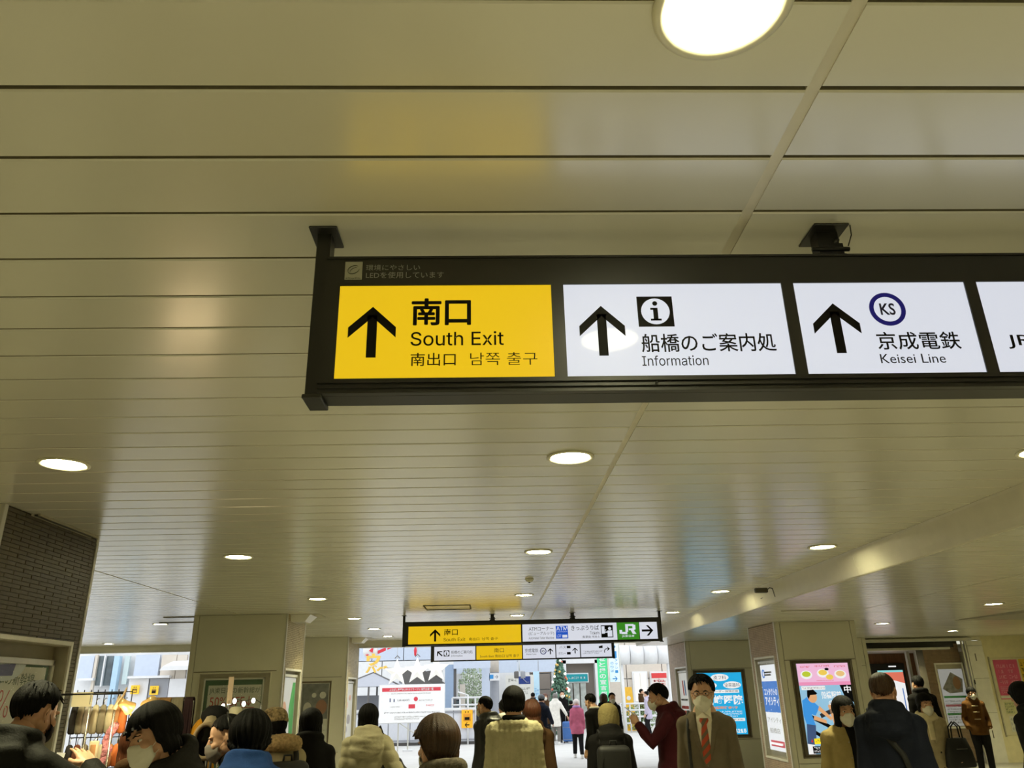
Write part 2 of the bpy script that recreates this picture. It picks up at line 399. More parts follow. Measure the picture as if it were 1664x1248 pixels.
# pale end soffit right of the exit step
# ---- right-hand wall with white door and the passage opening
wr = empty('wall_front', (0,18.75,0)); tag(wr, 'cream wall at the far right with posters beside the white door', kind='structure')
MB().box(11.36,12.6,0,0.12,0,2.66).build('wall_panel', mat('warm_cream_wall',(216,208,166),rough=.5), wr)
MB().box(8.5,11.36,0,0.12,2.575,2.66).build('header_panel', M_panel, wr)
MB().box(8.52,11.1,-0.1,0.02,2.56,2.625,0.006).build('shutter_track', M_alu, wr)
MB().box(8.52,10.75,0.1,0.2,2.43,2.575).build('shutter_slot', M_black, wr)
MB().box(8.52,10.62,0.02,0.12,2.385,2.435,0.004).build('shutter_guide', M_alu, wr)
dr = MB().box(10.99,11.355,-0.03,0.05,0.0,2.56,0.004).build('door_1', M_white); dr.location = (0,18.75,0); tag(dr, 'narrow white steel door panel beside the cream wall', kind='structure')
for z in (2.45,1.74,1.02):
    MB().box(10.995,11.35,-0.032,-0.029,z,z+0.006).build('panel_joint', M_groove, dr)
for z in (2.12,0.5): MB().box(11.13,11.15,-0.036,-0.03,z,z+0.16).build('latch_slot', M_groove, dr)
for x in (10.86,10.93): MB().box(x,x+0.035,-0.05,0.0,0,2.56,0.004).build('door_track', M_alu, dr)
MB().box(10.965,10.985,-0.075,-0.045,1.62,1.72,0.004).build('latch', M_black, dr)
# passage behind the opening
pw = empty('wall_passage', (0,0,0)); tag(pw, 'side passage with brown portal behind the shutter opening', kind='structure')
MB().box(8.4,14,21.9,22.1,0,2.5).build('passage_wall', mat('walnut_brown_portal', (116,78,46), rough=0.5, var=0.25, scale=3, stretch=(8,1,1)), pw)
MB().box(8.4,12.6,18.9,22,2.42,2.5).build('passage_ceiling', mat('pale_grey_soffit', (176,172,165), rough=0.4), pw)
MB().box(11.35,11.95,21.7,21.9,0,2.42).build('passage_panel', M_panel, pw)
MB().box(11.97,12.05,21.6,21.7,0,2.42).build('passage_post', M_white, pw)
MB().box(10.77,10.84,20.6,20.7,0,2.42).build('passage_post', M_white, pw)
MB().box(10.5,10.57,20.6,20.7,0,2.42).build('passage_post', M_alu, pw)
pier = empty('wall_pier', (10.02,18.9,0)); tag(pier, 'narrow brown tiled pier with a poster beside the passage', kind='structure')
MB().box(0,0.85,0,0.3,0,2.57).build('core', M_mortar, pier)
tb = MB(); rr = random.Random(9)
for k in range(int(2.5/BR_H)):
    x = -(k%2)*BR_L/2
    while x < 0.85:
        a, b_ = max(x,0), min(x+BR_L,0.85); x += BR_L
        if b_-a > 0.01: tb.box(a+0.0025,b_-0.0025,-0.006-rr.uniform(0,.001),0,0.04+k*BR_H,0.04+(k+1)*BR_H-0.004)
tb.build('tile_field', mat('brown_tile', (134,112,88), rough=0.55, var=0.14, scale=9), pier, kind='stuff')

# ---- recessed downlights
M_lamp = mat('downlight_diffuser', (255,255,255), rough=0.5, var=0, emit=0)
_b = M_lamp.node_tree.nodes['Principled BSDF']
for l_ in list(M_lamp.node_tree.links):
    if l_.to_socket.name == 'Emission Color': M_lamp.node_tree.links.remove(l_)
_b.inputs['Emission Color'].default_value = (*LAMP_COL,1); _b.inputs['Emission Strength'].default_value = LAMP_STR*0.18   # the optics throw most light straight down
M_rim = mat('downlight_rim', (232,228,205), rough=0.35)
d_rim = MB().lathe([(0.103,0.004),(0.125,0.004),(0.132,-0.001),(0.132,-0.007),(0.118,-0.010),(0.107,-0.004),(0.103,0.004)], 40).mesh('rim'); d_rim.materials.append(M_rim)
d_dif = MB().lathe([(0.0,0.006),(0.104,0.006),(0.104,-0.001),(0.09,-0.004),(0.0,-0.005)], 40).mesh('diffuser'); d_dif.materials.append(M_lamp)
M_lamp.cycles.emission_sampling = 'NONE'
d_area = bpy.data.lights.new('lamp', 'AREA'); d_area.shape = 'DISK'; d_area.size = 0.2; d_area.color = LAMP_COL; d_area.energy = LAMP_STR*PI*PI*0.1**2*0.72; d_area.spread = R(116)
def downlight(x, y, z, lb, grp='round downlights in the ceiling'):
    o = empty('downlight', (x,y,z), 0, lb, 'downlight', grp)
    link('rim', d_rim, None, o); link('diffuser', d_dif, None, o)
    l_ = bpy.data.objects.new('lamp', d_area); COL.objects.link(l_); l_.parent = o; l_.location = (0,0,-0.008); return o
ROWS = [(1.10,'nearest to the camera'),(4.16,'just beyond the big sign'),(7.3,'third row from the camera'),(10.8,'fourth row from the camera'),(13.8,'beside the second hanging sign'),(16.2,'close to the exit'),(18.4,'last before the exit')]
for y, t in ROWS:
    for x, s in ((-2.31,'left'),(0.45,'middle'),(3.12,'right')):
        if (x, y) == (3.12, 4.16) or (y > 14 and x > 0): continue
        downlight(x, y, 2.899, 'round ceiling downlight in the %s row, %s' % (s, t))
for y in (-2.0,-5.0):
    for x, s in ((-2.31,'left'),(0.45,'middle'),(3.12,'right')): downlight(x, y, 2.899, 'round ceiling downlight in the %s row, %s the camera' % (s, 'just behind' if y > -3 else 'well behind'))
downlight(3.12,4.16,2.899,'round ceiling downlight right of the big sign, out of frame')
for x,y,t in ((-5.7,14.18,'left of the stall pillar'),(-8.78,19.06,'by the left opening'),(-5.7,7.6,'behind the near pillar')): downlight(x,y,2.899,'round ceiling downlight in the left bay, '+t)
for x,y,t in ((6.79,10.72,'nearest the camera'),(6.81,14.0,'beside the screen pillar'),(9.46,16.5,'in front of the shutter opening'),(6.8,6.0,'out of frame'),(12.0,16.6,'added out of frame to light the right wall'),(11.2,12.6,'added out of frame beyond the wedge')): downlight(x,y,2.659,'round downlight in the lower right ceiling, '+t)  # the two rightmost lamps are unseen, added to brighten the right wall
downlight(9.5,19.3,2.415,'round downlight under the passage soffit')
# ================================================================== hanging signs
M_ink = mat('black_sign_ink', (24,22,18), rough=0.5, spec=0.1)
M_yel = lit('yellow_backlit_acrylic', (246,202,28), 0.80)
M_wht = lit('white_backlit_acrylic', (226,230,243), 0.83)
M_grn = lit('green_backlit_acrylic', (58,140,34), 0.8)
M_navy = lit('navy_backlit_film', (34,30,120), 0.5)
M_blue = lit('blue_backlit_film', (36,92,205), 0.8)
M_greytxt = mat('grey_print', (150,150,142), rough=0.5)
def hanging_sign(name, x0, x1, y0, z0, z1, panels, label, brackets, depth=0.097, zc=2.9):
    """black box sign; panels = list of (xa, xb, za, zb, material)"""
    o = empty(name, (x0, y0, z0), 0, label, 'sign'); X = lambda x: x-x0; Z = lambda z: z-z0
    W, H = x1-x0, z1-z0
    za, zb = Z(panels[0][2]), Z(panels[0][3])
    # box shell: back, top, bottom, stiles between the panels
    h = MB(); h.box(0,W,0.02,depth,0.0,H,0.003)
    h.box(0,W,0,0.02,zb,H); h.box(0,W,0,0.02,0.0,za)
    ed = [0]+[v for p in panels for v in (X(p[0]),X(p[1]))]+[W]
    for k in range(0, len(ed), 2):
        if ed[k+1]-ed[k] > 0.001: h.box(ed[k],ed[k+1],0,0.02,za,zb)
    h.build('housing', M_black, o)
    t = MB(); t.box(0,W,-0.006,0.0,za-0.014,za-0.008); t.box(0,W,-0.006,0.0,za-0.028,za-0.022); t.box(0,W,-0.004,0,H-0.006,H)
    t.build('edge_bead', M_black, o)
    ps = []
    for p in panels:
        ps.append(MB().box(X(p[0]),X(p[1]),0.004,0.02,Z(p[2]),Z(p[3])).build('panel', p[4], o))
    for bx, kind in brackets:
        b_ = MB(); u = X(bx)
        if kind == 'end':     # flat post carrying the end of the box
            b_.box(u-0.019,u+0.019,0.028,depth-0.012,-0.004,zc-z0-0.004,0.002); b_.box(u-0.037,u+0.041,-0.005,depth+0.008,zc-z0-0.006,zc-z0,0.002)
            b_.box(u-0.019,u+0.03,0.0,depth,-0.012,0.0,0.002)
        else:                 # clamp bracket on the top
            b_.box(u-0.05,u+0.05,-0.008,depth+0.015,zc-z0-0.006,zc-z0,0.002); b_.box(u-0.03,u+0.03,0.03,0.075,H,zc-z0)
            b_.box(u-0.045,u+0.045,0.02,0.085,H,H+0.018,0.004); b_.tube([(u-0.05,0.03,H+0.035),(u+0.055,0.03,H+0.035)],0.007,8)
            b_.tube([(u+0.02,0.02,H+0.06),(u+0.02,0.09,H+0.06)],0.008,8); b_.box(u+0.028,u+0.04,0.03,0.07,H+0.01,H+0.055)
        b_.build('bracket', M_black, o)
    return o, ps, X, Z

# ---- the big near sign
S1, s1p, X, Z = hanging_sign('direction_sign', -0.433, 2.6, 1.85, 2.408, 2.803,
    [(-0.393,0.171,2.448,2.716,M_yel),(0.204,0.797,2.448,2.716,M_wht),(0.830,1.303,2.448,2.716,M_wht),(1.336,2.05,2.448,2.716,M_wht),(2.083,2.56,2.448,2.716,M_wht)],
    'large black hanging sign nearest the camera, yellow South Exit panel first', [(-0.452,'end'),(0.965,'clamp'),(2.62,'end')])
def loc4(r_): return (X(r_[0]), X(r_[1]), Z(r_[2]), Z(r_[3]))
def sarrow(panel, r_, ang=0, w=-0.0015, name='arrow', m=None):
    u0, u1, v0, v1 = loc4(r_); mb = MB(); arrow(mb, 0, 0, 1.0, ang, w, 0.004)
    xs = [p[0] for p in mb.v]; zs = [p[2] for p in mb.v]
    mb.v = [(u0+(p[0]-min(xs))/(max(xs)-min(xs))*(u1-u0), 0.0025 if p[1] == w else 0.004, v0+(p[2]-min(zs))/(max(zs)-min(zs))*(v1-v0)) for p in mb.v]
    return mb.build(name, m or M_ink, panel)
def st(panel, s, r_, m=None, bold=0.0, vertical=False, name='lettering', fat=0.0): return text(s, loc4(r_), panel, m or M_ink, w=-0.0024, bold=bold, vertical=vertical, name=name, fat=fat)
def info_icon(panel, r_, inv=True):
    u0, u1, v0, v1 = loc4(r_); cu, cv, s = (u0+u1)/2, (v0+v1)/2, (v1-v0)/2
    MB().box(u0,u1,0.0025,0.004,v0,v1).build('icon_plate', M_ink, panel)
    MB().disc(cu,cv,s*0.86,0.0018,0.0026,36).build('icon_disc', M_wht, panel)
    mb = MB(); mb.disc(cu,cv+s*0.52,s*0.15,0.001,0.0019,16); mb.box(cu-s*.14,cu+s*.14,0.001,0.0019,cv-s*.62,cv+s*.22); mb.box(cu-s*.30,cu+s*.05,0.001,0.0019,cv+s*.10,cv+s*.22); mb.box(cu-s*.32,cu+s*.32,0.001,0.0019,cv-s*.62,cv-s*.50)
    mb.build('icon_letter', M_ink, panel)
def ks_icon(panel, r_):
    u0, u1, v0, v1 = loc4(r_); cu, cv, s = (u0+u1)/2, (v0+v1)/2, (v1-v0)/2
    MB().ring(cu,cv,s*0.76,s,0.002,0.004).build('line_ring', M_navy, panel)
    text('KS', (cu-s*.42,cu+s*.42,cv-s*.36,cv+s*.36), panel, mat('dark_navy_ink',(28,26,66),rough=.4), w=-0.0024, bold=0.02)
sarrow(s1p[0], (-0.3649,-0.2406,2.5072,2.6531)); st(s1p[0], '南', (-0.1993,-0.1240,2.5992,2.6753), fat=0.0019); st(s1p[0], '口', (-0.1110,-0.0457,2.5992,2.6690), fat=0.0019); st(s1p[0], 'South Exit', (-0.2012,0.0415,2.5386,2.5791), bold=0.004)
st(s1p[0], '南出口', (-0.1996,-0.0835,2.4818,2.5185), bold=0.004); st(s1p[0], '남쪽 출구', (-0.0463,0.1276,2.4823,2.5181), bold=-0.006)
sarrow(s1p[1], (0.2415,0.3622,2.5066,2.6509)); info_icon(s1p[1], (0.3996,0.4947,2.5889,2.6777)); st(s1p[1], '船橋のご案内処', (0.4027,0.7576,2.5150,2.5670), fat=0.0005); st(s1p[1], 'Information', (0.3999,0.5731,2.4760,2.5047))
sarrow(s1p[2], (0.8665,0.9923,2.5076,2.6533)); ks_icon(s1p[2], (1.0259,1.1258,2.5858,2.6839)); st(s1p[2], '京成電鉄', (1.0293,1.2520,2.5160,2.5668), fat=0.0005); st(s1p[2], 'Keisei Line', (1.0282,1.2015,2.4766,2.5032))
st(s1p[3], 'JR線', (1.3798,1.52,2.5149,2.5625), bold=0.006)
# LED notice on the top rail, printed straight on the housing
eco = MB().box(X(-0.3823),X(-0.3360),-0.001,0.0,Z(2.7334),Z(2.7877)).build('eco_badge', mat('grey_badge',(176,176,160),rough=.5), S1)
eb = MB(); cu, cv = X(-0.359), Z(2.763)
def arc(a0, a1, rx, rz, tilt, w0):
    pts = []
    for i in range(15):
        a = R(a0+(a1-a0)*i/14); x, z = rx*math.cos(a), rz*math.sin(a); pts.append((cu+x*math.cos(tilt)-z*math.sin(tilt), -0.0016, cv+x*math.sin(tilt)+z*math.cos(tilt)))
    eb.tube(pts, [w0*(0.4+0.6*math.sin(PI*(i+.5)/15)) for i in range(15)], 6, ry=0.15)
arc(20,330,0.0165,0.0115,0.5,0.0032); arc(200,20,0.011,0.004,0.6,0.002)
eb.build('eco_leaf', mat('dark_green_print',(52,58,40),rough=.5), eco)
strokes((X(-0.380),X(-0.338),Z(2.7345),Z(2.7405)), eco, mat('dark_green_print',(52,58,40)), 1, 5, w=0.0016)
text('環境にやさしい', (X(-0.3264),X(-0.1812),Z(2.7608),Z(2.7786)), S1, M_greytxt, w=0.0008); text('LEDを使用しています', (X(-0.3253),X(-0.1168),Z(2.7366),Z(2.7564)), S1, M_greytxt, w=0.0008)
wire = MB().tube([(X(1.03),0.05,Z(2.86)),(X(1.035),0.03,Z(2.885)),(X(1.02),0.0,Z(2.897))],0.0018,6).build('wire', M_black, S1)
MB().tube([(X(0.43),-0.012,Z(2.425)),(X(0.43),0.0,Z(2.425))],0.004,8).build('screw', M_black, S1)

# ---- second sign, further down the hall
S2, s2p, X, Z = hanging_sign('direction_sign', -1.43, 2.818, 13.496, 2.418, 2.796,
    [(-1.36,0.497,2.443,2.722,M_yel),(0.522,2.092,2.452,2.729,M_wht),(2.096,2.462,2.452,2.729,M_grn),(2.47,2.766,2.455,2.729,M_wht)],
    'second black hanging sign down the hall, yellow and white with green JR panel', [(-1.44,'end'),(0.026,'clamp'),(1.364,'clamp'),(2.83,'end')])
sarrow(s2p[0], (-1.003,-0.836,2.480,2.673)); st(s2p[0],'南口',(-0.773,-0.547,2.573,2.674),bold=.008); st(s2p[0],'South Exit',(-0.783,-0.423,2.480,2.533)); st(s2p[0],'南出口',(-0.364,-0.193,2.485,2.529)); st(s2p[0],'남쪽 출구',(-0.145,0.111,2.485,2.532))
M_dg = mat('dark_grey_print',(70,70,76),rough=.5)
st(s2p[1],'ATMコーナー',(0.628,1.036,2.617,2.680),M_dg); st(s2p[1],'(ビューアルッテ)',(0.626,1.045,2.540,2.603),M_dg); st(s2p[1],'Automated Teller Machine',(0.624,1.042,2.484,2.522),M_dg)
ic = MB().box(X(1.075),X(1.277),0.002,0.004,Z(2.487),Z(2.688)).build('atm_plate', M_blue, s2p[1]); text('ATM',(X(1.085),X(1.267),Z(2.615),Z(2.678)),ic,M_wht,w=-0.0012,bold=.01); strokes((X(1.085),X(1.267),Z(2.585),Z(2.605)),ic,M_wht,1,3,w=-0.0012); MB().box(X(1.18),X(1.262),0.0012,0.002,Z(2.5),Z(2.545)).build('card_slot',M_wht,ic); strokes((X(1.09),X(1.165),Z(2.5),Z(2.56)),ic,M_wht,2,8,w=-0.0012)
st(s2p[1],'きっぷうりば',(1.332,1.795,2.610,2.690),M_dg,bold=.006); st(s2p[1],'Tickets',(1.640,1.800,2.544,2.593),M_dg); st(s2p[1],'售票处 매표소',(1.514,1.801,2.486,2.524),M_dg)
ic = MB().box(X(1.828),X(2.026),0.002,0.004,Z(2.489),Z(2.684)).build('ticket_plate', M_ink, s2p[1])
mb = MB(); mb.disc(X(1.972),Z(2.63),0.026,0.001,0.002,18); mb.box(X(1.935),X(2.012),0.001,0.002,Z(2.502),Z(2.6)); mb.box(X(1.838),X(1.888),0.001,0.002,Z(2.55),Z(2.668)); mb.box(X(1.888),X(1.94),0.001,0.002,Z(2.565),Z(2.585)); mb.box(X(1.893),X(1.91),0.001,0.002,Z(2.6),Z(2.615)); mb.build('ticket_symbol', M_wht, ic)
# JR mark: chunky J and R
u0, u1, v0, v1 = loc4((2.134,2.415,2.536,2.695)); jw, jh = u1-u0, v1-v0; mb = MB()
def jbox(a, b_, c, d): mb.box(u0+a*jw,u0+b_*jw,0.0015,0.004,v0+c*jh,v0+d*jh)
jbox(.36,.52,.22,1); jbox(.12,.46,0,.22); jbox(0,.16,.05,.42); jbox(.52,.86,.80,1); jbox(.78,.96,.45,.92); jbox(.56,.9,.38,.56)
mb.prism([(u0+.66*jw,v0+.42*jh),(u0+.84*jw,v0+.42*jh),(u0+1.0*jw,v0),(u0+.78*jw,v0)],0.0015,0.004); mb.build('jr_mark', M_wht, s2p[2])
st(s2p[2],'JR東日本',(2.170,2.381,2.483,2.525),M_wht,bold=.01)
sarrow(s2p[3],(2.507,2.698,2.505,2.671),-90)

# ---- third sign at the exit
S3, s3p, X, Z = hanging_sign('direction_sign', -1.40, 2.905, 19.4, 2.372, 2.745,
    [(-1.336,-0.372,2.396,2.700,M_wht),(-0.346,0.726,2.396,2.704,M_yel),(0.751,1.515,2.398,2.704,M_wht),(1.537,2.098,2.404,2.704,M_wht),(2.121,2.850,2.406,2.704,M_wht)],
    'third and smallest hanging sign, right under the exit lintel', [(-1.40,'end'),(2.905,'end')])
sarrow(s3p[0],(-1.274,-1.139,2.486,2.605),45); info_icon(s3p[0],(-1.114,-0.980,2.483,2.617)); st(s3p[0],'船橋のご案内処',(-0.941,-0.434,2.539,2.610),M_dg); st(s3p[0],'Information',(-0.940,-0.670,2.474,2.514),M_dg)
st(s3p[1],'南口',(0.072,0.302,2.548,2.647),M_dg); st(s3p[1],'South Exit 南出口 남쪽 출구',(-0.263,0.655,2.439,2.503),M_dg)
st(s3p[2],'京成電鉄',(0.795,1.110,2.532,2.621),M_dg); st(s3p[2],'Keisei Line',(0.833,1.064,2.479,2.513),M_dg); ks_icon(s3p[2],(1.150,1.308,2.481,2.632)); sarrow(s3p[2],(1.335,1.460,2.482,2.617))
st(s3p[3],'バス',(1.616,1.767,2.607,2.667),M_dg); st(s3p[3],'タクシー',(1.589,1.761,2.469,2.528),M_dg); sarrow(s3p[3],(1.923,2.043,2.492,2.621))
for z in (2.61,2.47): MB().rbox(X(1.789),X(1.877),0.001,0.004,Z(z),Z(z+.055),0.0008,1).build('vehicle_symbol', M_ink, s3p[3])
strokes((X(2.170),X(2.640),Z(2.470),Z(2.549)),s3p[4],M_dg,2,11,w=-0.002); MB().prism([(X(2.55),Z(2.60)),(X(2.64),Z(2.60)),(X(2.64),Z(2.66)),(X(2.55),Z(2.64))],0.002,0.004).build('escalator_symbol',M_ink,s3p[4])
cu0, cv0 = X(2.73), Z(2.55)
mb = MB(); mb.tube([(cu0-.05,0.002,cv0-.055),(cu0-.05,0.002,cv0-.01),(cu0-.03,0.002,cv0+.02),(cu0,0.002,cv0+.03),(cu0+.05,0.002,cv0+.03)],0.009,6,ry=.2); mb.prism([(cu0+.02,cv0+.08),(cu0+.08,cv0+.03),(cu0+.02,cv0-.02),(cu0+.02,cv0+.005),(cu0+.05,cv0+.03),(cu0+.02,cv0+.055)],0.002,0.004); mb.build('arrow',M_ink,s3p[4])
# ================================================================== people: shared builders
def fuse(mb, voxel, smooth=3, factor=0.5):
    """melt overlapping solids into one continuous surface"""
    me = mb.mesh('tmp'); ob = bpy.data.objects.new('tmp', me); COL.objects.link(ob)
    r_ = ob.modifiers.new('r', 'REMESH'); r_.mode = 'VOXEL'; r_.voxel_size = voxel; r_.use_smooth_shade = True
    if smooth: s_ = ob.modifiers.new('s', 'SMOOTH'); s_.iterations = smooth; s_.factor = factor
    dg = bpy.context.evaluated_depsgraph_get()
    out = bpy.data.meshes.new_from_object(ob.evaluated_get(dg))
    bpy.data.objects.remove(ob); bpy.data.meshes.remove(me)
    n = len(out.vertices); co = np.empty(n*3, 'f'); out.vertices.foreach_get('co', co)
    no = np.empty(n*3, 'f'); out.vertices.foreach_get('normal', no)
    fs = [tuple(p.vertices) for p in out.polygons]; bpy.data.meshes.remove(out)
    return co.reshape(-1,3).astype('f8'), no.reshape(-1,3).astype('f8'), fs
def make(name, co, fs, m, parent):
    mb = MB(); mb.add(co.tolist() if hasattr(co,'tolist') else co, fs, True); return mb.build(name, m, parent)
def srings(rows, n=20, e=2.5, cx=0.0, cy=0.0):
    """superellipse rings: rows of (z, half width, half depth, y offset)"""
    out = []
    for row in rows:
        z, a, b_, yo = row[:4]; xo = row[4] if len(row) > 4 else 0.0; rg = []
        for j in range(n):
            t = 2*PI*j/n; c_, s_ = math.cos(t), math.sin(t)
            rg.append(Vector((cx+xo+a*math.copysign(abs(c_)**(2/e), c_), cy+yo+b_*math.copysign(abs(s_)**(2/e), s_), z)))
        out.append(rg)
    return out
def ik(a, c, l1, l2, pole):
    """joint between a and c for two bones, bending towards pole"""
    a, c, pole = Vector(a), Vector(c), Vector(pole); d = c-a; L_ = min(d.length, (l1+l2)*0.998); u = d.normalized()
    c2 = a+u*L_; k = (l1*l1-l2*l2+L_*L_)/(2*L_); h_ = math.sqrt(max(l1*l1-k*k, 0))
    pv = pole-u*pole.dot(u); pv = pv.normalized() if pv.length > 1e-5 else u.orthogonal()
    return a+u*k+pv*h_, c2
# ---- head, facing +Y, about 0.23 m tall, origin at mid height
def head_solids():
    m = MB()
    m.ell((0,-.012,.03),(.074,.094,.085),20,14); m.ell((0,.018,-.01),(.064,.074,.085),18,12); m.ell((0,.03,-.062),(.052,.054,.05),16,10); m.ell((0,.066,-.097),(.023,.02,.017),12,8)
    m.tube([(0,.086,.016),(0,.099,-.01),(0,.108,-.028)],[.007,.010,.0125],10); m.ell((0,.105,-.030),(.012,.011,.010),10,8)
    for s in (-1,1):
        m.ell((s*.012,.095,-.034),(.009,.010,.008),10,8); m.ell((s*.030,.078,.026),(.024,.013,.008),10,8); m.ell((s*.040,.060,-.022),(.023,.024,.022),12,8)
        m.ell((s*.076,-.008,-.004),(.009,.019,.031),12,10, Matrix.Rotation(s*R(18),3,'Z')); m.ell((s*.060,.0,-.045),(.016,.034,.03),10,8)
    m.ell((0,.085,-.062),(.024,.011,.006),12,8); m.ell((0,.083,-.073),(.019,.012,.007),12,8)
    m.tube([(0,-.02,-.03),(0,-.028,-.12)],[.056,.055],16)
    return m
HEADS = {}
def head_geo(fine):
    if fine not in HEADS: HEADS[fine] = fuse(head_solids(), 0.0048 if fine else 0.009, 3)
    return HEADS[fine]
# ---- right hand: wrist at origin, fingers along -Z, thumb side +Y, palm towards -X
HANDS = {}
def hand_geo(kind):
    if kind in HANDS: return HANDS[kind]
    curl = {'relaxed':0.42,'reach':0.16,'grip':1.05}[kind]; m = MB()
    m.loft(srings([(0.012,.019,.025,0),(-.02,.018,.030,0),(-.055,.016,.040,.0),(-.088,.013,.040,-.001),(-.096,.009,.036,-.001)],16,2.4))
    for k, (yb, L_, r_) in enumerate(((.030,.074,.0088),(.0105,.083,.0090),(-.0095,.077,.0086),(-.028,.060,.0078))):
        p = Vector((0,yb,-.085)); a = curl*(0.45+0.05*k); pts = [p]; rad = [r_*1.06]; sp = (yb)*0.9
        for q, f in enumerate((.45,.30,.25)):
            p = p+Vector((-math.sin(a)*L_*f, sp*L_*f*4*(1 if kind == 'reach' else .4), -math.cos(a)*L_*f)); pts.append(p); rad.append(r_*(1-.12*(q+1))); a += curl*(0.75 if q == 0 else 0.6)
        m.tube(pts, rad, 10); m.ell(pts[-1],(rad[-1],)*3,8,6)
        for q in (1,2): m.ell(pts[q],(rad[q]*1.08,)*3,8,6)
    tp = [Vector((-.004,.024,-.022)),Vector((-.014,.044,-.045)),Vector((-.020-.012*curl,.054-.012*curl,-.072)),Vector((-.024-.02*curl,.052-.016*curl,-.094))]
    m.tube(tp,[.0145,.0125,.0105,.0085],10); m.ell(tp[-1],(.0085,)*3,8,6)
    HANDS[kind] = fuse(m, 0.0036, 2); return HANDS[kind]
# ---- hair: a closed shell over the skull with strand grooves; az 0 = front
def interp(tab, a):
    for i in range(len(tab)-1):
        if tab[i][0] <= a <= tab[i+1][0]:
            t = (a-tab[i][0])/max(tab[i+1][0]-tab[i][0],1e-6); return tab[i][1]*(1-t)+tab[i+1][1]*t
    return tab[-1][1]
HL = {'short': [(0,44),(35,42),(55,30),(72,8),(80,-6),(88,4),(102,4),(112,-22),(140,-40),(180,-44)],
      'bang': [(0,14),(35,12),(55,6),(72,-12),(90,-16),(110,-30),(180,-44)],
      'bald': [(0,62),(35,56),(55,40),(72,12),(88,6),(102,4),(112,-24),(140,-40),(180,-44)],
      'tuck': [(0,34),(35,32),(60,22),(74,8),(84,2),(98,2),(108,-20),(130,-42),(180,-46)],
      'up': [(0,40),(35,38),(55,28),(72,14),(90,12),(108,4),(130,-20),(180,-32)]}
def hair_geo(style='short', t=0.018, drop=None, seed=1, n=84, wave=0.0, shag=0.004, part=0.0, flare=0.0, tip=1.0):
    """style = hairline table; drop = [(az, length)] of hanging hair below the hairline"""
    rr = random.Random(seed); ph = [rr.uniform(0,6.28) for _ in range(6)]; prof = []; MO = 15; ND = 9 if drop else 3
    jit = [rr.gauss(0,1) for _ in range(n)]
    for j in range(n):
        a = 360.0*j/n; aa = a if a <= 180 else 360-a; sg = 1 if a <= 180 else -1; ar = R(a)
        e0 = interp(HL[style], aa); dl = interp(drop, aa) if drop else 0.0
        st_ = 0.6*math.sin(23*ar+ph[0])+0.5*math.sin(37*ar+ph[1])+0.45*math.sin(61*ar+ph[2])+0.5*jit[j]
        bulk = 0.5*math.sin(3*ar+ph[3])+0.5*math.sin(5*ar+ph[4]); outer = []; inner = []
        e1 = e0-jit[j]*3.0*tip
        for i in range(MO):
            f = i/(MO-1); e = R(90+(e1-90)*f); k = math.sin(PI*min(1,f*1.1))**0.5 if f < .9 else .75
            tt = t*(1-0.45*f*f if not drop else 1-0.1*f)+ (shag*st_*min(1,f*1.6)+0.003*bulk*f)
            if aa < 70: tt *= 1-.45*f*(1-aa/70)
            tt += wave*math.sin(9*f+ph[5]+2*math.sin(ar*4))*f
            rx, ry, rz = .074+tt, .094+tt, .085+tt
            if part: tt2 = part*math.exp(-((a-20)/14)**2)*(1-f)
            outer.append(Vector((rx*math.cos(e)*math.sin(ar), -.012+ry*math.cos(e)*math.cos(ar), .03+rz*math.sin(e))))
            ri = -.006; inner.append(Vector(((.074+ri)*math.cos(e)*math.sin(ar), -.012+(.094+ri)*math.cos(e)*math.cos(ar), .03+(.085+ri)*math.sin(e))))
        base = outer[-1].copy(); L_ = dl*(1+0.06*jit[j]*tip)
        if drop:
            od = Vector((math.sin(ar),math.cos(ar),0))
            for i in range(1, ND+1):
                f = i/ND; q = base+Vector((0,0,-L_*f))+od*(flare*math.sin(PI*f*0.9)+shag*st_*0.6+wave*2.2*math.sin(7*f+ph[5]+3*ar))
                q -= od*((0.45*flare*f*f+ (0.018*f if flare > 0 else 0))*min(1,dl/.05)); outer.append(q)
            for i in range(1, ND+1):
                f = i/ND; th = (outer[MO-1]-inner[MO-1]).length*(1-f)+0.008*f; inner.append(outer[MO-1+i]-od*th)
        prof.append(outer+inner[::-1])
    m = len(prof[0]); co = [p for q in prof for p in q]; fs = []
    for j in range(n):
        k = (j+1) % n
        for i in range(m): fs.append((j*m+i, j*m+(i+1)%m, k*m+(i+1)%m, k*m+i))
    return np.array([tuple(p) for p in co]), fs
def tilt_flyaways(co, fs, seed, count, t):
    """a few loose locks lifted off the shell"""
    rr = random.Random(seed); mb = MB()
    for _ in range(count):
        a = rr.uniform(0,2*PI); e = R(rr.uniform(38,80)); r_ = t*0.6
        p = [Vector(((.074+r_)*math.cos(e+d)*math.sin(a+d*.4), -.012+(.094+r_)*math.cos(e+d)*math.cos(a+d*.4), .03+(.085+r_)*math.sin(e+d))) for d in (0.0,-.22,-.42)]
        p[2] += (p[2]-Vector((0,-.012,.03))).normalized()*rr.uniform(.004,.016)
        mb.tube(p, [.006,.005,.0012], 5)
    o = len(co); return np.vstack([co, np.array([tuple(v) for v in mb.v])]), fs+[tuple(i+o for i in f) for f in mb.f]
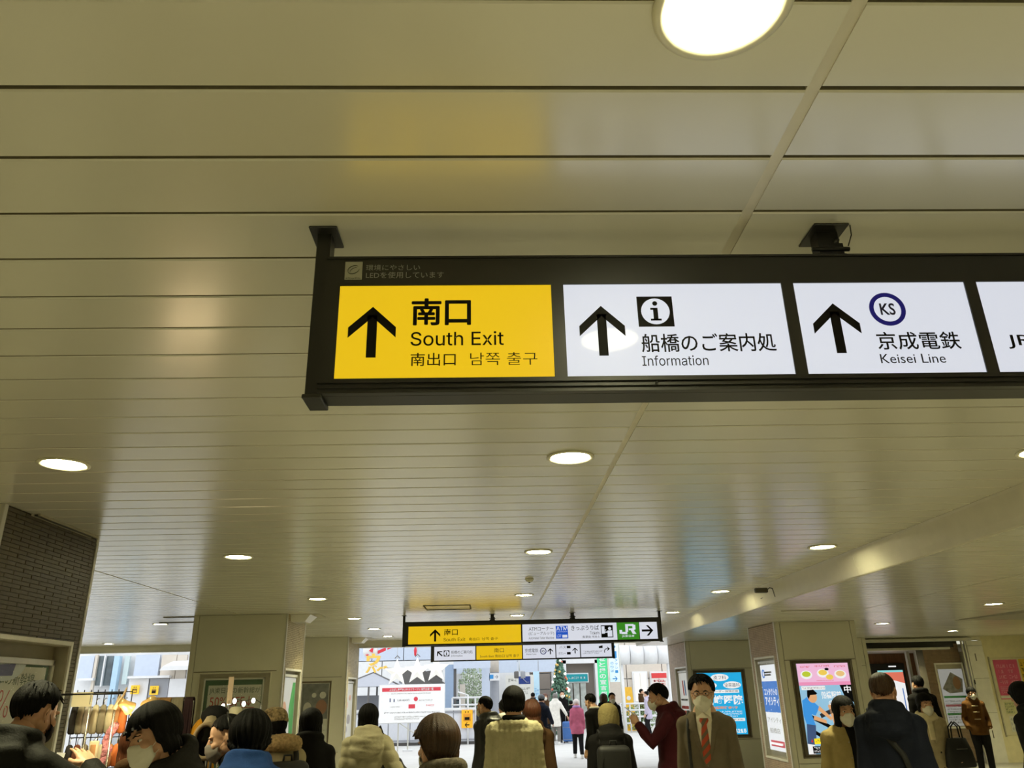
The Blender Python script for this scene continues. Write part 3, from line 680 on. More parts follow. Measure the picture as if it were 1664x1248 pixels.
def mask_geo(fit=0.0):
    nu, nv = 21, 12; shell = []
    for off in (0.0, -0.0022):
        for j in range(nv):
            v = j/(nv-1)
            for i in range(nu):
                u = -1+2*i/(nu-1); th = R(66)*u; au = abs(u)
                zt = -.004-.028*au**1.3; zb = -.122+.052*au**1.6; z = zt+(zb-zt)*v
                bulge = math.sin(PI*min(1,v*1.06))**0.7; pleat = .0016*math.sin(v*PI*7)*(1-au*.4)
                rx = .066+.007*bulge+off; ry = .080+.026*bulge*(1-.55*au)-.02*max(0,v-.72)/.28+off+fit+pleat
                nose = .014*math.exp(-(u/.2)**2)*math.exp(-(v/.35)**2)
                shell.append((rx*math.sin(th), .012+(ry+nose)*math.cos(th), z))
    N = nu*nv; fs = []
    for j in range(nv-1):
        for i in range(nu-1):
            a = j*nu+i; fs.append((a,a+nu,a+nu+1,a+1)); fs.append((N+a,N+a+1,N+a+nu+1,N+a+nu))
    for i in range(nu-1): fs.append((i,i+1,N+i+1,N+i)); a = (nv-1)*nu+i; fs.append((a,N+a,N+a+1,a+1))
    for j in range(nv-1):
        a = j*nu; fs.append((a,N+a,N+a+nu,a+nu)); a = j*nu+nu-1; fs.append((a,a+nu,N+a+nu,N+a))
    return np.array(shell), fs
def loops_geo():
    mb = MB()
    for s in (-1,1):
        mb.tube([(s*.063,.045,-.036),(s*.076,.015,-.012),(s*.083,-.012,.012),(s*.086,-.022,-.005),(s*.078,-.014,-.03),(s*.07,.01,-.05),(s*.060,.044,-.068)],.0013,5)
    return np.array([tuple(v) for v in mb.v]), mb.f
def glasses_geo():
    mb = MB()
    for s in (-1,1):
        mb.tube([(s*.033+.022*math.cos(2*PI*i/16), .094-.006*abs(math.cos(2*PI*i/16)), .004+.016*math.sin(2*PI*i/16)) for i in range(17)],.0016,6)
        mb.tube([(s*.055,.09,.008),(s*.074,.06,.009),(s*.082,-.005,.01),(s*.080,-.022,-.008)],.0016,6)
    mb.tube([(-.011,.093,.006),(0,.098,.009),(.011,.093,.006)],.0016,6)
    return np.array([tuple(v) for v in mb.v]), mb.f
def cloth(name, col, **k):
    k.setdefault('rough', 0.85); k.setdefault('var', 0.10); k.setdefault('scale', 14); k.setdefault('bump', 0.25); k.setdefault('bscale', 140); k.setdefault('spec', 0.10)
    return mat(name, col, **k)
M_skin = mat('warm_skin', (206,160,128), rough=0.5, var=0.05, scale=10, bump=0.05, bscale=120)
M_hair = {'black': mat('black_hair', (13,12,10), rough=0.6, spec=0.12, var=0.35, scale=30, stretch=(6,6,.6), bump=0.5, bscale=60),
          'brown': mat('dark_brown_hair', (62,42,24), rough=0.42, spec=0.35, var=0.4, scale=30, stretch=(6,6,.6), bump=0.5, bscale=60),
          'auburn': mat('auburn_hair', (92,50,28), rough=0.4, var=0.35, scale=30, stretch=(6,6,.6), bump=0.5, bscale=60),
          'grey': mat('grey_hair', (110,106,100), rough=0.45, var=0.3, scale=30, stretch=(6,6,.6), bump=0.5, bscale=60)}
M_mask = mat('white_mask_fabric', (226,222,208), rough=0.8, var=0.02, bump=0.08, bscale=200)
M_maskg = mat('grey_mask_fabric', (120,112,104), rough=0.8, var=0.03)
M_dark = cloth('black_trouser_cloth', (30,29,30))
M_shoe = mat('black_leather_shoe', (28,26,24), rough=0.4)
M_shoew = mat('white_trainer', (220,218,212), rough=0.5)
M_eye = mat('eye_white', (225,220,212), rough=0.25); M_iris = mat('dark_iris', (34,22,16), rough=0.2)

def person(label, x, y, face, h=1.65, lean=0.0, head=(0,0,0), hair=('short','black',{}), coat=None, legs=None, shoes=None, armL=None, armR=None,
           mask=None, glasses=False, near=True, build=1.0, stride=0.0, handL='relaxed', handR='relaxed', headwear=None, bare_face=True, group='commuters in the concourse', z=0.0, extra=None):
    """face: 0 walks away from the camera, 90 to the right, 180 towards it. arm = wrist target (right, forward, up) as fractions of h"""
    root = empty('person', (x,y,z), -R(face), label, 'person', group); h = h*1.014
    B = build*.90; piv = Vector((0,0,.53*h)); ML = Matrix.Rotation(-R(lean),3,'X')
    def T(p):
        p = Vector(p); k = min(1,max(0,(p.z-.47*h)/(.12*h))); 
        if k <= 0 or lean == 0: return p
        return (piv+Matrix.Rotation(-R(lean)*k,3,'X')@(p-piv))
    vox = 0.014 if near else 0.024
    # skeleton
    sh = {s: T((s*.097*h*B,-.004*h,.783*h)) for s in (-1,1)}
    wr = {}; el = {}
    for s, a in ((-1,armL),(1,armR)):
        tgt = T((s*.122*h*B, .035*h, .475*h)) if a is None else Vector((a[0]*h,a[1]*h,a[2]*h))
        el[s], wr[s] = ik(sh[s], tgt, .172*h, .150*h, (s*.22,-1,-.15))
    ank = {-1: Vector((-.058*h, stride*h*.5, .05*h)), 1: Vector((.058*h, -stride*h*.5, .05*h))}
    hip = {s: Vector((s*.05*h,0,.505*h)) for s in (-1,1)}; kn = {}
    for s in (-1,1): kn[s], ank[s] = ik(hip[s], ank[s], .232*h, .232*h, (0,1,0))
    rows = [(.455,.075,.062,0),(.50,.094*B,.070,-.004),(.56,.085*B,.062,0),(.62,.080*B,.058,.002),(.68,.087*B,.062,.002),(.74,.097*B,.064,0),(.785,.092*B,.058,-.004),(.812,.073*B,.050,-.006),(.838,.052,.043,-.008),(.858,.042,.037,-.006),(.872,.034,.033,-.003)]
    def torso(mb, inf=0.0, rows_=rows, lo=0.0, hi=1.0, n=20, e=2.5):
        rg = srings([(z_*h,a*h+inf,b_*h+inf,o*h) for z_,a,b_,o in rows_ if lo <= z_ <= hi], n, e); mb.loft([[T(p) for p in r_] for r_ in rg])
    nk0, nk1 = T((0,-.008*h,.835*h)), T((0,.004*h,.885*h))
    # head transform
    hs = .134*h/.23; HM = Matrix.Rotation(-R(lean)*0.6,3,'X') @ Matrix.Rotation(-R(head[0]),3,'Z') @ Matrix.Rotation(-R(head[1]),3,'X') @ Matrix.Rotation(R(head[2]),3,'Y')
    hc = T((0,.012*h,.826*h))+HM @ Vector((0,.012*h,.085*h))
    HA = np.array(HM)*hs; HO = np.array(hc)
    toH = lambda co: co @ HA.T + HO
    # body: one mesh
    b = MB(); torso(b); b.tube([nk0, hc+HM@Vector((0,-.02,-.05))*hs],[.036*h,.034*h],14)
    for s in (-1,1):
        b.tube([T((s*.05*h,-.004*h,.795*h)), sh[s], sh[s].lerp(el[s],.5), el[s], el[s].lerp(wr[s],.35), wr[s]],[.036*h,.033*h,.028*h,.024*h,.025*h,.0155*h],12)
        b.ell(sh[s],(.034*h,)*3,12,8)
        b.tube([hip[s]+Vector((0,0,.02*h)), hip[s].lerp(kn[s],.5), kn[s], kn[s].lerp(ank[s],.35), ank[s]],[.056*h,.048*h,.033*h,.034*h,.022*h],12)
        b.ell(ank[s]+Vector((0,.035*h,-.028*h)),(.026*h,.068*h,.02*h),12,8)
    co, no, fs = fuse(b, 0.016 if near else 0.026, 2)
    hco, hno, hfs = head_geo(near); V_ = [co, toH(hco)]; F_ = list(fs)+[tuple(i+len(co) for i in f) for f in hfs]; off = len(co)+len(hco)
    for s, hk in ((-1,handL),(1,handR)):
        if hk is None: continue
        gco, gno, gfs = hand_geo(hk); d = (wr[s]-el[s]).normalized(); zc = -d
        side = Vector((s,0,0)) if hk != 'reach' else Vector((s*.2,0,1)); xc = (side-zc*side.dot(zc)).normalized(); yc = zc.cross(xc)
        if yc.dot(Vector((0,1,0.3))) < 0 and hk != 'reach': yc = -yc
        if hk == 'reach' : yc = zc.cross(xc) if s > 0 else -zc.cross(xc)
        A = np.array([[xc.x,yc.x,zc.x],[xc.y,yc.y,zc.y],[xc.z,yc.z,zc.z]])*(h/1.72)
        g = gco.copy(); V_.append(g @ A.T + np.array(wr[s])); F_ += [tuple(i+off for i in f) for f in gfs]; off += len(gco)
    make('body', np.vstack(V_), F_, M_skin, root)
    # eyes and brows
    if bare_face and near:
        for s in (-1,1):
            e_ = MB(); e_.ell((s*.031,.074,.003),(.0135,.009,.0062),12,8); e_.cur = 1; e_.ell((s*.031,.0805,.003),(.0055,.004,.0055),10,6)
            e_.v = [tuple(q) for q in toH(np.array([tuple(v) for v in e_.v]))]; e_.build('eye', [M_eye,M_iris], root)
            e_ = MB(); e_.tube([(s*.016,.092,.020),(s*.032,.091,.025),(s*.050,.077,.019)],[.002,.003,.0014],6); e_.v = [tuple(q) for q in toH(np.array([tuple(v) for v in e_.v]))]; e_.build('eyebrow', M_hair['black'], root)
    # hair
    if hair:
        hk = dict(hair[2]); fly = hk.pop('fly', 0); hn = 84 if near else 40
        hco, hfs = hair_geo(hair[0], n=hn, **hk)
        if fly: hco, hfs = tilt_flyaways(hco, hfs, hk.get('seed',1), fly, hk.get('t',.018))
        make('hair', toH(hco), hfs, M_hair[hair[1]], root)
    if mask:
        mco, mfs = mask_geo(); mk = make('mask', toH(mco), mfs, mask, root)
        if near: lco, lfs = loops_geo(); make('ear_loop', toH(lco), lfs, mask, mk)
    if glasses:
        gco, gfs = glasses_geo(); make('glasses', toH(gco), gfs, M_black, root)
    # trousers and shoes
    lg = legs or {}
    b = MB(); lr = lg.get('r',1.0)
    torso(b, .010, [r_ for r_ in rows], .455, .60)
    for s in (-1,1):
        a0 = ank[s]+Vector((0,0,.005*h)); b.tube([hip[s]+Vector((0,0,.01*h)), hip[s].lerp(kn[s],.5), kn[s], kn[s].lerp(a0,.4), a0],[.062*h*lr,.055*h*lr,.043*h*lr,.041*h*lr,.036*h*lr],12)
    co, no, fs = fuse(b, 0.016 if near else 0.026, 2); make('trousers', co, fs, lg.get('m', M_dark), root)
    for s in (-1,1):
        b = MB(); c0 = ank[s]; b.loft([[Vector((c0.x+p[0]*h, c0.y+p[1]*h, max(z_*h,0.0)+c0.z-.05*h)) for p in [(.027*w_*math.cos(2*PI*j/14), cy_+.078*l_*math.sin(2*PI*j/14)) for j in range(14)]] for z_,w_,l_,cy_ in ((0.0,1.0,.98,.030),(.012,1.08,1.0,.030),(.028,1.0,.92,.026),(.045,.95,.62,.004),(.062,.92,.45,-.008))])
        b.build('shoe', shoes or M_shoe, root)
    # coat
    parts = {}
    if coat:
        c = coat; inf = c.get('inf',.022)*.8; hem = c.get('hem',.46); fl = c.get('flare',.01); b = MB(); W_ = c.get('wide',1.0)
        rs = [(z_, a*W_, b_*W_, o) for z_,a,b_,o in rows if z_ >= .56]
        low = [(hem+(.56-hem)*t_, (.092*B+fl*(1-t_))*W_, (.070+fl*.8*(1-t_))*W_, 0) for t_ in (0,.04,.25,.5,.75)]
        low[0] = (low[0][0], low[0][1]*.97, low[0][2]*.97, 0)
        torso(b, inf, low+rs[:-2], 0, 1, 24); 
        for s in (-1,1):
            sr = c.get('sleeve',1.0); end = wr[s].lerp(el[s], c.get('cuff',0.02)); i2 = inf*.75
            b.tube([T((s*.040*h,-.006*h,.803*h)), sh[s]+Vector((0,0,.004*h)), sh[s].lerp(el[s],.5), el[s], el[s].lerp(end,.5), end],[.040*h+i2*.6,.034*h*sr+i2*.6,(.029*h+i2*.8)*sr,(.027*h+i2*.8)*sr,(.025*h+i2*.8)*sr,(.020*h+i2*.8)*sr],14)
            b.ell(sh[s],((.036*h+i2*.7)*sr,)*3,14,10)
        ck = c.get('collar')
        if ck == 'stand':   # raised collar ring
            pts = [T((math.cos(t_)*.050*h,-.006*h+math.sin(t_)*.050*h,.852*h-math.sin(t_)*.010*h)) for t_ in [2*PI*i/16 for i in range(17)]]; b.tube(pts, .022*h, 8)
        if ck == 'crew':
            pts = [T((math.cos(t_)*.046*h,-.006*h+math.sin(t_)*.044*h,.838*h)) for t_ in [2*PI*i/16 for i in range(17)]]; b.tube(pts, .010*h, 8)
        if ck in ('hood','fur'):
            k = 1.0 if ck == 'hood' else .85
            for dz, dr, rr_ in ((.850,.062,.026),(.825,.074,.034),(.785,.072,.032)):
                pts = [T((math.cos(t_)*dr*h*1.02,-.012*h+math.sin(t_)*dr*h*.95-(.83-dz)*.3*h,(dz+.02*math.sin(t_))*h)) for t_ in [PI*(-.15)-PI*.7*i/10 for i in range(11)]]
                b.tube(pts, [rr_*k*h*(.55+.45*math.sin(PI*(i+1)/12)) for i in range(11)], 8)
            pts = [T((math.cos(t_)*.050*h,-.004*h+math.sin(t_)*.050*h,.850*h-math.sin(t_)*.012*h)) for t_ in [2*PI*i/16 for i in range(17)]]; b.tube(pts, .021*h, 8)
        if extra: extra(b, T, h, sh, el, wr)
        vx = c.get('vox', vox); co, no, fs = fuse(b, vx, c.get('smooth',3))
        # cloth relief
        rip = c.get('ripple'); sd = random.Random(label).uniform(0,50); wr_amp = c.get('wrinkle',.007)
        if rip == 'puffer':
            sg = c.get('seg',.075); d = .012*np.abs(np.sin(PI*(co[:,2]+.02*np.sin(co[:,0]*9))/sg))**.6-.004; co = co+no*d[:,None]
        if rip == 'cable':
            d = .0065*np.abs(np.sin(PI*co[:,0]/.042))*(1+.35*np.sin(co[:,2]*PI/.028+3*np.sign(np.sin(PI*co[:,0]/.084))))-.002; co = co+no*d[:,None]
        if rip == 'quilt':
            d = .007*(np.abs(np.sin(PI*(co[:,0]+co[:,2])/.15))*np.abs(np.sin(PI*(co[:,0]-co[:,2])/.15)))**.4; co = co+no*d[:,None]
        if wr_amp:
            d = np.array([mnoise.noise((p[0]*9+sd, p[1]*9, p[2]*5+sd))+.5*mnoise.noise((p[0]*22, p[1]*22+sd, p[2]*11)) for p in co]); co = co+no*(wr_amp*d)[:,None]
        parts['coat'] = make(c.get('name','coat'), co, fs, c['m'], root)
    # stand so that the head is where it was asked for
    M3 = Matrix.Rotation(-R(face),3,'Z'); o2 = M3 @ Vector((hc.x,hc.y,0)); root.location = (x-o2.x, y-o2.y, z)
    def front(px, zf, off=0.0, back=False):
        zz = zf*h; rws = [(z_, a*(coat or {}).get('wide',1.0), b_*(coat or {}).get('wide',1.0), o) for z_,a,b_,o in rows]
        rws = [(0.2,.092*B+.01,.075,0)]+rws
        for i in range(len(rws)-1):
            if rws[i][0] <= zf <= rws[i+1][0]:
                t_ = (zf-rws[i][0])/(rws[i+1][0]-rws[i][0]); a, b_, o = [rws[i][k]*(1-t_)+rws[i+1][k]*t_ for k in (1,2,3)]; break
        else: a, b_, o = rws[-1][1:]
        inf_ = (coat or {}).get('inf',.022)*.8; A_, B_ = a*h+inf_, b_*h+inf_
        yy = B_*max(0,1-min(1,abs(px)/A_)**2.5)**.4
        return T((px, o*h+(-(yy+off) if back else yy+off), zz))
    W = lambda p: root.location+M3 @ Vector(p)
    return dict(front=front, W=W, face=face, root=root, T=T, toH=toH, h=h, sh=sh, el=el, wr=wr, hc=hc, HM=HM, hs=hs, **parts)
def headpart(P, name, mb, m, parent=None):
    mb.v = [tuple(q) for q in P['toH'](np.array([tuple(v) for v in mb.v]))]; return mb.build(name, m, parent or P['root'])

def patch(P, name, zs, m, parent=None, off=0.006, thick=0.004, nx=7, back=False):
    """strip of cloth lying on the chest: zs = rows of (z fraction, x left, x right, extra offset)"""
    mb = MB(); top = []; bot = []
    for zf, x0, x1, e in zs:
        for i in range(nx):
            px = x0+(x1-x0)*i/(nx-1); top.append(P['front'](px, zf, off+e+thick, back)); bot.append(P['front'](px, zf, off+e-.012, back))
    n = len(top); nr = len(zs); fs = []
    for r_ in range(nr-1):
        for i in range(nx-1):
            a = r_*nx+i; fs.append((a,a+1,a+nx+1,a+nx)); fs.append((n+a,n+a+nx,n+a+nx+1,n+a+1))
    for i in range(nx-1): fs.append((i,n+i,n+i+1,i+1)); a = (nr-1)*nx+i; fs.append((a,a+1,n+a+1,n+a))
    for r_ in range(nr-1): a = r_*nx; fs.append((a,a+nx,n+a+nx,n+a)); a += nx-1; fs.append((a,n+a,n+a+nx,a+nx))
    mb.add(top+bot, fs, True); return mb.build(name, m, parent or P['root'])
def collar_ring(P, name, m, z=.842, r_=.05, th=.014, n=20, hgt=.0, a0=0, a1=360):
    h = P['h']; mb = MB(); pts = []
    for i in range(n+1):
        t_ = R(a0+(a1-a0)*i/n); pts.append(P['T']((math.cos(t_)*r_*h, -.006*h+math.sin(t_)*r_*h, (z+hgt*math.cos(t_-PI/2))*h)))
    mb.tube(pts, th*h, 8); return mb.build(name, m, P['root'])
# ================================================================== the people in the photograph
C_blk = cloth('black_coat_cloth', (21,20,19)); C_blk2 = cloth('charcoal_coat_cloth', (40,39,37)); C_nvy = cloth('navy_coat_cloth', (27,31,43), rough=.7)
C_brn = cloth('brown_coat_cloth', (73,52,32)); C_blu = cloth('royal_blue_fleece', (38,67,120)); C_crm = cloth('cream_coat_cloth', (174,161,127)); C_puf = cloth('beige_puffer_nylon', (174,166,136), rough=.55)
C_knit = cloth('cream_cable_knit', (179,171,136), bump=.5, bscale=90); C_mar = cloth('maroon_jacket_cloth', (58,17,24), rough=.7); C_suit = cloth('grey_brown_suit_wool', (104,94,77), bump=.15, bscale=220)
C_qlt = cloth('khaki_quilted_jacket', (165,146,96)); C_tre = cloth('beige_trench_cloth', (177,163,130)); C_duf = cloth('brown_duffel_wool', (95,64,30)); C_wht = cloth('white_coat_cloth', (226,222,212)); C_pnk = cloth('rose_pink_coat_cloth', (188,100,124)); C_lav = cloth('lavender_coat_cloth', (186,178,198))
C_tweed = cloth('grey_tweed_cloth', (96,89,76), var=.35, scale=60)
C_olv = cloth('olive_black_jacket', (27,27,23), rough=.7)
M_gtr = cloth('grey_trouser_cloth', (120,116,110)); M_bag = mat('black_bag_nylon', (19,19,18), rough=.6, bump=.15, bscale=160)
M_metal = mat('brushed_metal', (170,168,160), rough=.3, metal=.9)
def world_bag(name, label, cat, loc, rz, group=None): return empty(name, loc, rz, label, cat, group)
def backpack(P, label, w=.28, hh=.38, dp=.13, zf=.69, m=None):
    h = P['h']; m = m or M_bag; bk = P['front'](0, zf, .0, True)
    o = world_bag('backpack', label, 'backpack', P['W']((bk.x, bk.y-dp/2-.018, bk.z)), -R(P['face']))
    MB().rbox(-w/2,w/2,-dp/2,dp/2,-hh/2,hh/2,.055,4).build('main_body', m, o); MB().rbox(-w*.38,w*.38,-dp/2-.035,-dp/2+.03,-hh*.42,hh*.06,.028,3).build('front_pocket', m, o)
    MB().tube([(-w*.36,-dp/2-.002,hh*.12),(-w*.30,-dp/2+.004,hh*.33),(0,-dp/2+.01,hh*.40),(w*.30,-dp/2+.004,hh*.33),(w*.36,-dp/2-.002,hh*.12)],.004,6).build('zip', M_metal if False else M_bag, o)
    MB().tube([(-.03,0,hh/2-.01),(-.025,-.005,hh/2+.035),(.025,-.005,hh/2+.035),(.03,0,hh/2-.01)],.008,8).build('grab_handle', m, o)
    off = Vector((bk.x,bk.y-dp/2-.018,bk.z))
    for s in (-1,1):
        pts = [Vector((s*w*.3,dp/2-.01,hh*.36))]
        for zf_, b_ in ((.80,True),(.835,True)): pts.append(P['front'](s*.062*h, zf_, .012, True)-off)
        pts.append(P['T']((s*.066*h,-.006*h,.842*h))+Vector((0,0,.012))-off)
        for zf_ in (.80,.74,.67,.62): pts.append(P['front'](s*(.066+.03*(.8-zf_))*h, zf_, .012)-off)
        sx = P['front'](s*.09*h,.62,.01)-off; pts.append(Vector((s*w*.42,dp/2-.01,-hh*.34)))
        MB().tube(pts,.019,6,ry=.35).build('strap', m, o)
    return o
def strap_on(P, name, side, m, z_end=.60, parent=None, w=.016):
    """flat strap from one shoulder across the chest and back"""
    h = P['h']; s = side
    pts = [P['front'](-s*.07*h, z_end, .012, True)]+[P['front'](x_*s*h, zf, .012, True) for x_, zf in ((-.03,.68),(.02,.75),(.055,.81))]+[P['T']((s*.066*h,-.006*h,.84*h))+Vector((0,0,.016))]+[P['front'](x_*s*h, zf, .012) for x_, zf in ((.055,.81),(.02,.75),(-.03,.68),(-.07,z_end))]
    return MB().tube(pts, w, 6, ry=.3).build(name, m, parent or P['root'])
BOB = dict(drop=[(0,0),(55,0),(66,.05),(90,.075),(120,.085),(180,.075)], t=.026, shag=.0025, flare=.012)
LONG = dict(drop=[(0,0),(50,0),(62,.16),(80,.26),(110,.28),(180,.30)], t=.022, shag=.003, flare=.012)
LONGB = dict(drop=[(0,.0),(48,.0),(60,.18),(80,.28),(110,.28),(180,.28)], t=.022, shag=.003, flare=.010)
SHORT = dict(t=.018, shag=.004, fly=40)

# --- left: around the stall
pA = person('tall man in dark hooded jacket reaching out a hand at the far left', -2.123, 3.99, 12, 1.80, 5, (6,14,0), ('short','black',dict(SHORT,seed=2,t=.022)), dict(m=C_olv, collar='hood', inf=.028, hem=.44, name='jacket'), armR=(.105,.175,.775), handR='reach', mask=C_blk)
strap_on(pA, 'shoulder_strap', -1, M_bag)
pB = person('stooping shopper with black bob, white mask and dark grey coat at the stall', -1.471, 3.75, -146, 1.74, 22, (4,2,14), ('bang','black',dict(BOB,seed=5,t=.028)), dict(m=C_blk2, collar='stand', inf=.026, hem=.36), armL=(-.08,.25,.62), armR=(.10,.24,.62), mask=M_mask, handL='grip', handR='grip')
pC = person('shopper with long auburn hair and brown coat behind the stooping one', -1.80, 4.42, -25, 1.60, 6, (-6,12,0), ('bang','auburn',dict(LONG,seed=8,t=.03)), dict(m=C_brn, collar='stand', inf=.024, hem=.34), armL=(-.08,.24,.66), armR=(.09,.24,.66))
pD = person('shopper with tousled black hair and royal blue hood seen from behind', -1.235, 4.40, -10, 1.635, 5, (-4,8,0), ('bang','black',dict(drop=[(0,0),(70,.01),(100,.04),(180,.05)],t=.034,shag=.006,seed=11,fly=70,flare=.01)), dict(m=C_blu, collar='hood', inf=.032, hem=.44, name='hoodie'))
pE = person('woman in profile with tied back hair and grey mask by the stall mirror', -1.475, 4.78, -106, 1.63, 8, (0,10,0), ('up','black',dict(t=.014,shag=.002,seed=14)), dict(m=C_blk, collar='stand', inf=.022, hem=.40), mask=M_maskg)
bn = MB(); bn.ell((0,-.125,.05),(.035,.032,.036),14,10); headpart(pE, 'hair_bun', bn, M_hair['black'])
hp = MB(); hp.tube([(.084,-.03,.02),(.06,-.03,.10),(0,-.03,.133),(-.06,-.03,.10),(-.084,-.03,.02)],.006,6); headpart(pE, 'hair_band', hp, M_black)
pF = person('woman in leopard print cap and cream coat with fur collar', -1.535, 6.0, -34, 1.63, 4, (-12,14,0), ('bang','black',dict(LONG,seed=17,t=.016)), dict(m=C_crm, collar='stand', inf=.028, hem=.38), group='commuters in the concourse')
M_leo = mat('leopard_print_cap', (150,130,92), rough=.9, var=.75, scale=55)
cp = MB(); cp.ell((0,-.014,.062),(.103,.118,.078),22,12); cp.tube([(.094*math.sin(2*PI*i/20),-.014+.112*math.cos(2*PI*i/20),.030) for i in range(21)],.012,8); cp.ell((0,.10,.03),(.07,.045,.010),14,6)
c_, n_, f_ = fuse(cp,.008,2); make('cap', pF['toH'](c_), f_, M_leo, pF['root'])
M_fur = mat('tan_fur_trim', (178,150,104), rough=.95, var=.35, scale=60, bump=.9, bscale=120)
fu = MB(); h_ = pF['h']
fu.tube([pF['T']((math.cos(t_)*.07*h_,-.02*h_+math.sin(t_)*.062*h_,(.835-.012*math.sin(t_))*h_)) for t_ in [R(-215+250*i/20) for i in range(21)]],[.022*h_+.012*h_*math.sin(PI*i/20) for i in range(21)],10)
c_, n_, f_ = fuse(fu,.009,1); c_ = c_+n_*np.array([.006*mnoise.noise((p[0]*70,p[1]*70,p[2]*70)) for p in c_])[:,None]; make('fur_collar', c_, f_, M_fur, pF['root'])
backpack(pF, 'black backpack on the woman in the leopard print cap', .29, .40, .14, .66)
pG = person('woman with long black hair standing just beyond the leopard print cap', -1.43, 6.75, -10, 1.61, 3, (0,8,0), ('bang','black',dict(LONG,seed=19)), dict(m=C_blk, collar='stand', inf=.024, hem=.38))

# --- middle
pH = person('woman in beige puffer coat with long black hair beside the left pillars', -1.072, 7.4, -4, 1.625, 2, (-10,6,0), ('bang','black',dict(drop=[(0,0),(48,0),(60,.10),(80,.16),(120,.14),(180,.13)],t=.02,shag=.003,flare=.01,seed=23)), dict(m=C_puf, collar='hood', inf=.036, hem=.30, ripple='puffer', seg=.085, vox=.012, wrinkle=.004, name='puffer_coat'), armR=(.165,.06,.60))
o = empty('handbag', (-0.855,7.30,1.02), R(-8), 'slouchy black bag hanging from the woman in the beige puffer', 'handbag')
bb = MB(); bb.loft(srings([(-.12,.10,.05,0),(-.13,.16,.07,0),(-.06,.18,.085,0),(.06,.165,.075,0),(.16,.11,.05,.0,-.02),(.20,.05,.03,0,-.04)],20,2.6)); c_, n_, f_ = fuse(bb,.011,2); c_ = c_+n_*np.array([.012*mnoise.noise((p[0]*14,p[1]*14,p[2]*9)) for p in c_])[:,None]; make('bag_body', c_, f_, M_bag, o)
MB().tube([(-.06,0,.18),(-.07,.0,.34),(-.11,.02,.42),(-.13,.04,.36),(-.07,.03,.18)],.012,8,ry=.5).build('bag_strap', M_bag, o)
pI = person('person with glossy brown bob haircut at the bottom centre', -0.255, 3.92, -30, 1.60, 3, (-8,6,0), ('tuck','brown',dict(drop=[(0,0),(100,0),(112,.05),(130,.075),(180,.08)],flare=.012,seed=29,t=.034,shag=.0016)), dict(m=C_tweed, collar='stand', inf=.024, hem=.40), mask=M_mask)
pJ = person('man in black leather jacket with cropped hair looking left', -0.085, 10.0, -42, 1.66, 2, (-14,4,0), ('short','black',dict(t=.009,shag=.002,seed=31)), dict(m=mat('black_leather', (22,21,21), rough=.45, bump=.2, bscale=90), collar='hood', inf=.03, hem=.40, name='jacket'), mask=M_mask)
pK = person('person in cream cable knit sweater with short black hair', 0.188, 7.2, 3, 1.735, 0, (0,2,0), ('bang','black',dict(drop=[(0,0),(70,.0),(95,.02),(130,.035),(180,.03)],t=.026,shag=.002,seed=37)), dict(m=C_knit, collar=None, inf=.035, hem=.42, ripple='cable', vox=.0095, smooth=2, wrinkle=.005, wide=1.03, sleeve=1.15, name='sweater'))
collar_ring(pK, 'collar', C_blk, .846, .043, .014)
pL = person('woman with long auburn hair in brown coat behind the cable sweater', 0.395, 8.35, 4, 1.615, 0, (0,4,0), ('bang','auburn',dict(BOB,seed=41,t=.026)), dict(m=C_brn, collar='hood', inf=.028, hem=.36))
pWh = person('person in white coat with black strap half hidden by the cable sweater', 0.175, 11.5, 0, 1.60, 0, (0,0,0), ('short','black',dict(SHORT,seed=43)), dict(m=C_wht, collar='stand', inf=.026, hem=.42), near=False)
strap_on(pWh, 'shoulder_strap', -1, M_bag, .56)
pS = person('man in black suit looking down in the middle of the hall', 1.64, 14.0, -38, 1.64, 3, (-6,16,0), ('short','black',dict(SHORT,seed=47,t=.022)), dict(m=C_blk, inf=.022, hem=.44, collar='crew', name='suit_jacket'))
collar_ring(pS, 'shirt_collar', C_wht, .85, .042, .010)
pT = person('person in khaki knit beanie and black coat with backpack', 1.09, 7.9, 2, 1.565, 2, (0,4,0), ('bang','brown',dict(drop=[(0,0),(70,.02),(120,.05),(180,.05)],t=.012,shag=.003,seed=53)), dict(m=C_blk, collar='hood', inf=.036, hem=.36, wide=1.04))
be = MB(); nb = 90
for_r = []
for zz, sc in ((-.100,.92),(-.085,1.02),(-.06,1.07),(-.03,1.09),(.0,1.09),(.03,1.07),(.06,1.02),(.09,.88),(.112,.66),(.126,.40),(.131,.12)):
    for_r.append([Vector(((.092*sc+.007*abs(math.cos(9*t_+zz*30))*sc)*math.sin(t_), -.016+(.110*sc+.007*abs(math.cos(9*t_+zz*30))*sc)*math.cos(t_), zz+.012)) for t_ in [2*PI*i/nb for i in range(nb)]])
be.loft(for_r); headpart(pT, 'beanie', be, cloth('khaki_knit', (132,120,80), bump=.7, bscale=70))
backpack(pT, 'black backpack on the person in the knit beanie', .30, .42, .13, .64)
pW = person('man in maroon jacket looking at his phone', 1.785, 9.0, -78, 1.745, 2, (-2,14,0), ('short','black',dict(SHORT,seed=59,t=.026)), dict(m=C_mar, collar='hood', inf=.030, hem=.47, name='jacket'), armL=(-.07,.185,.765), handL='grip', mask=M_mask)
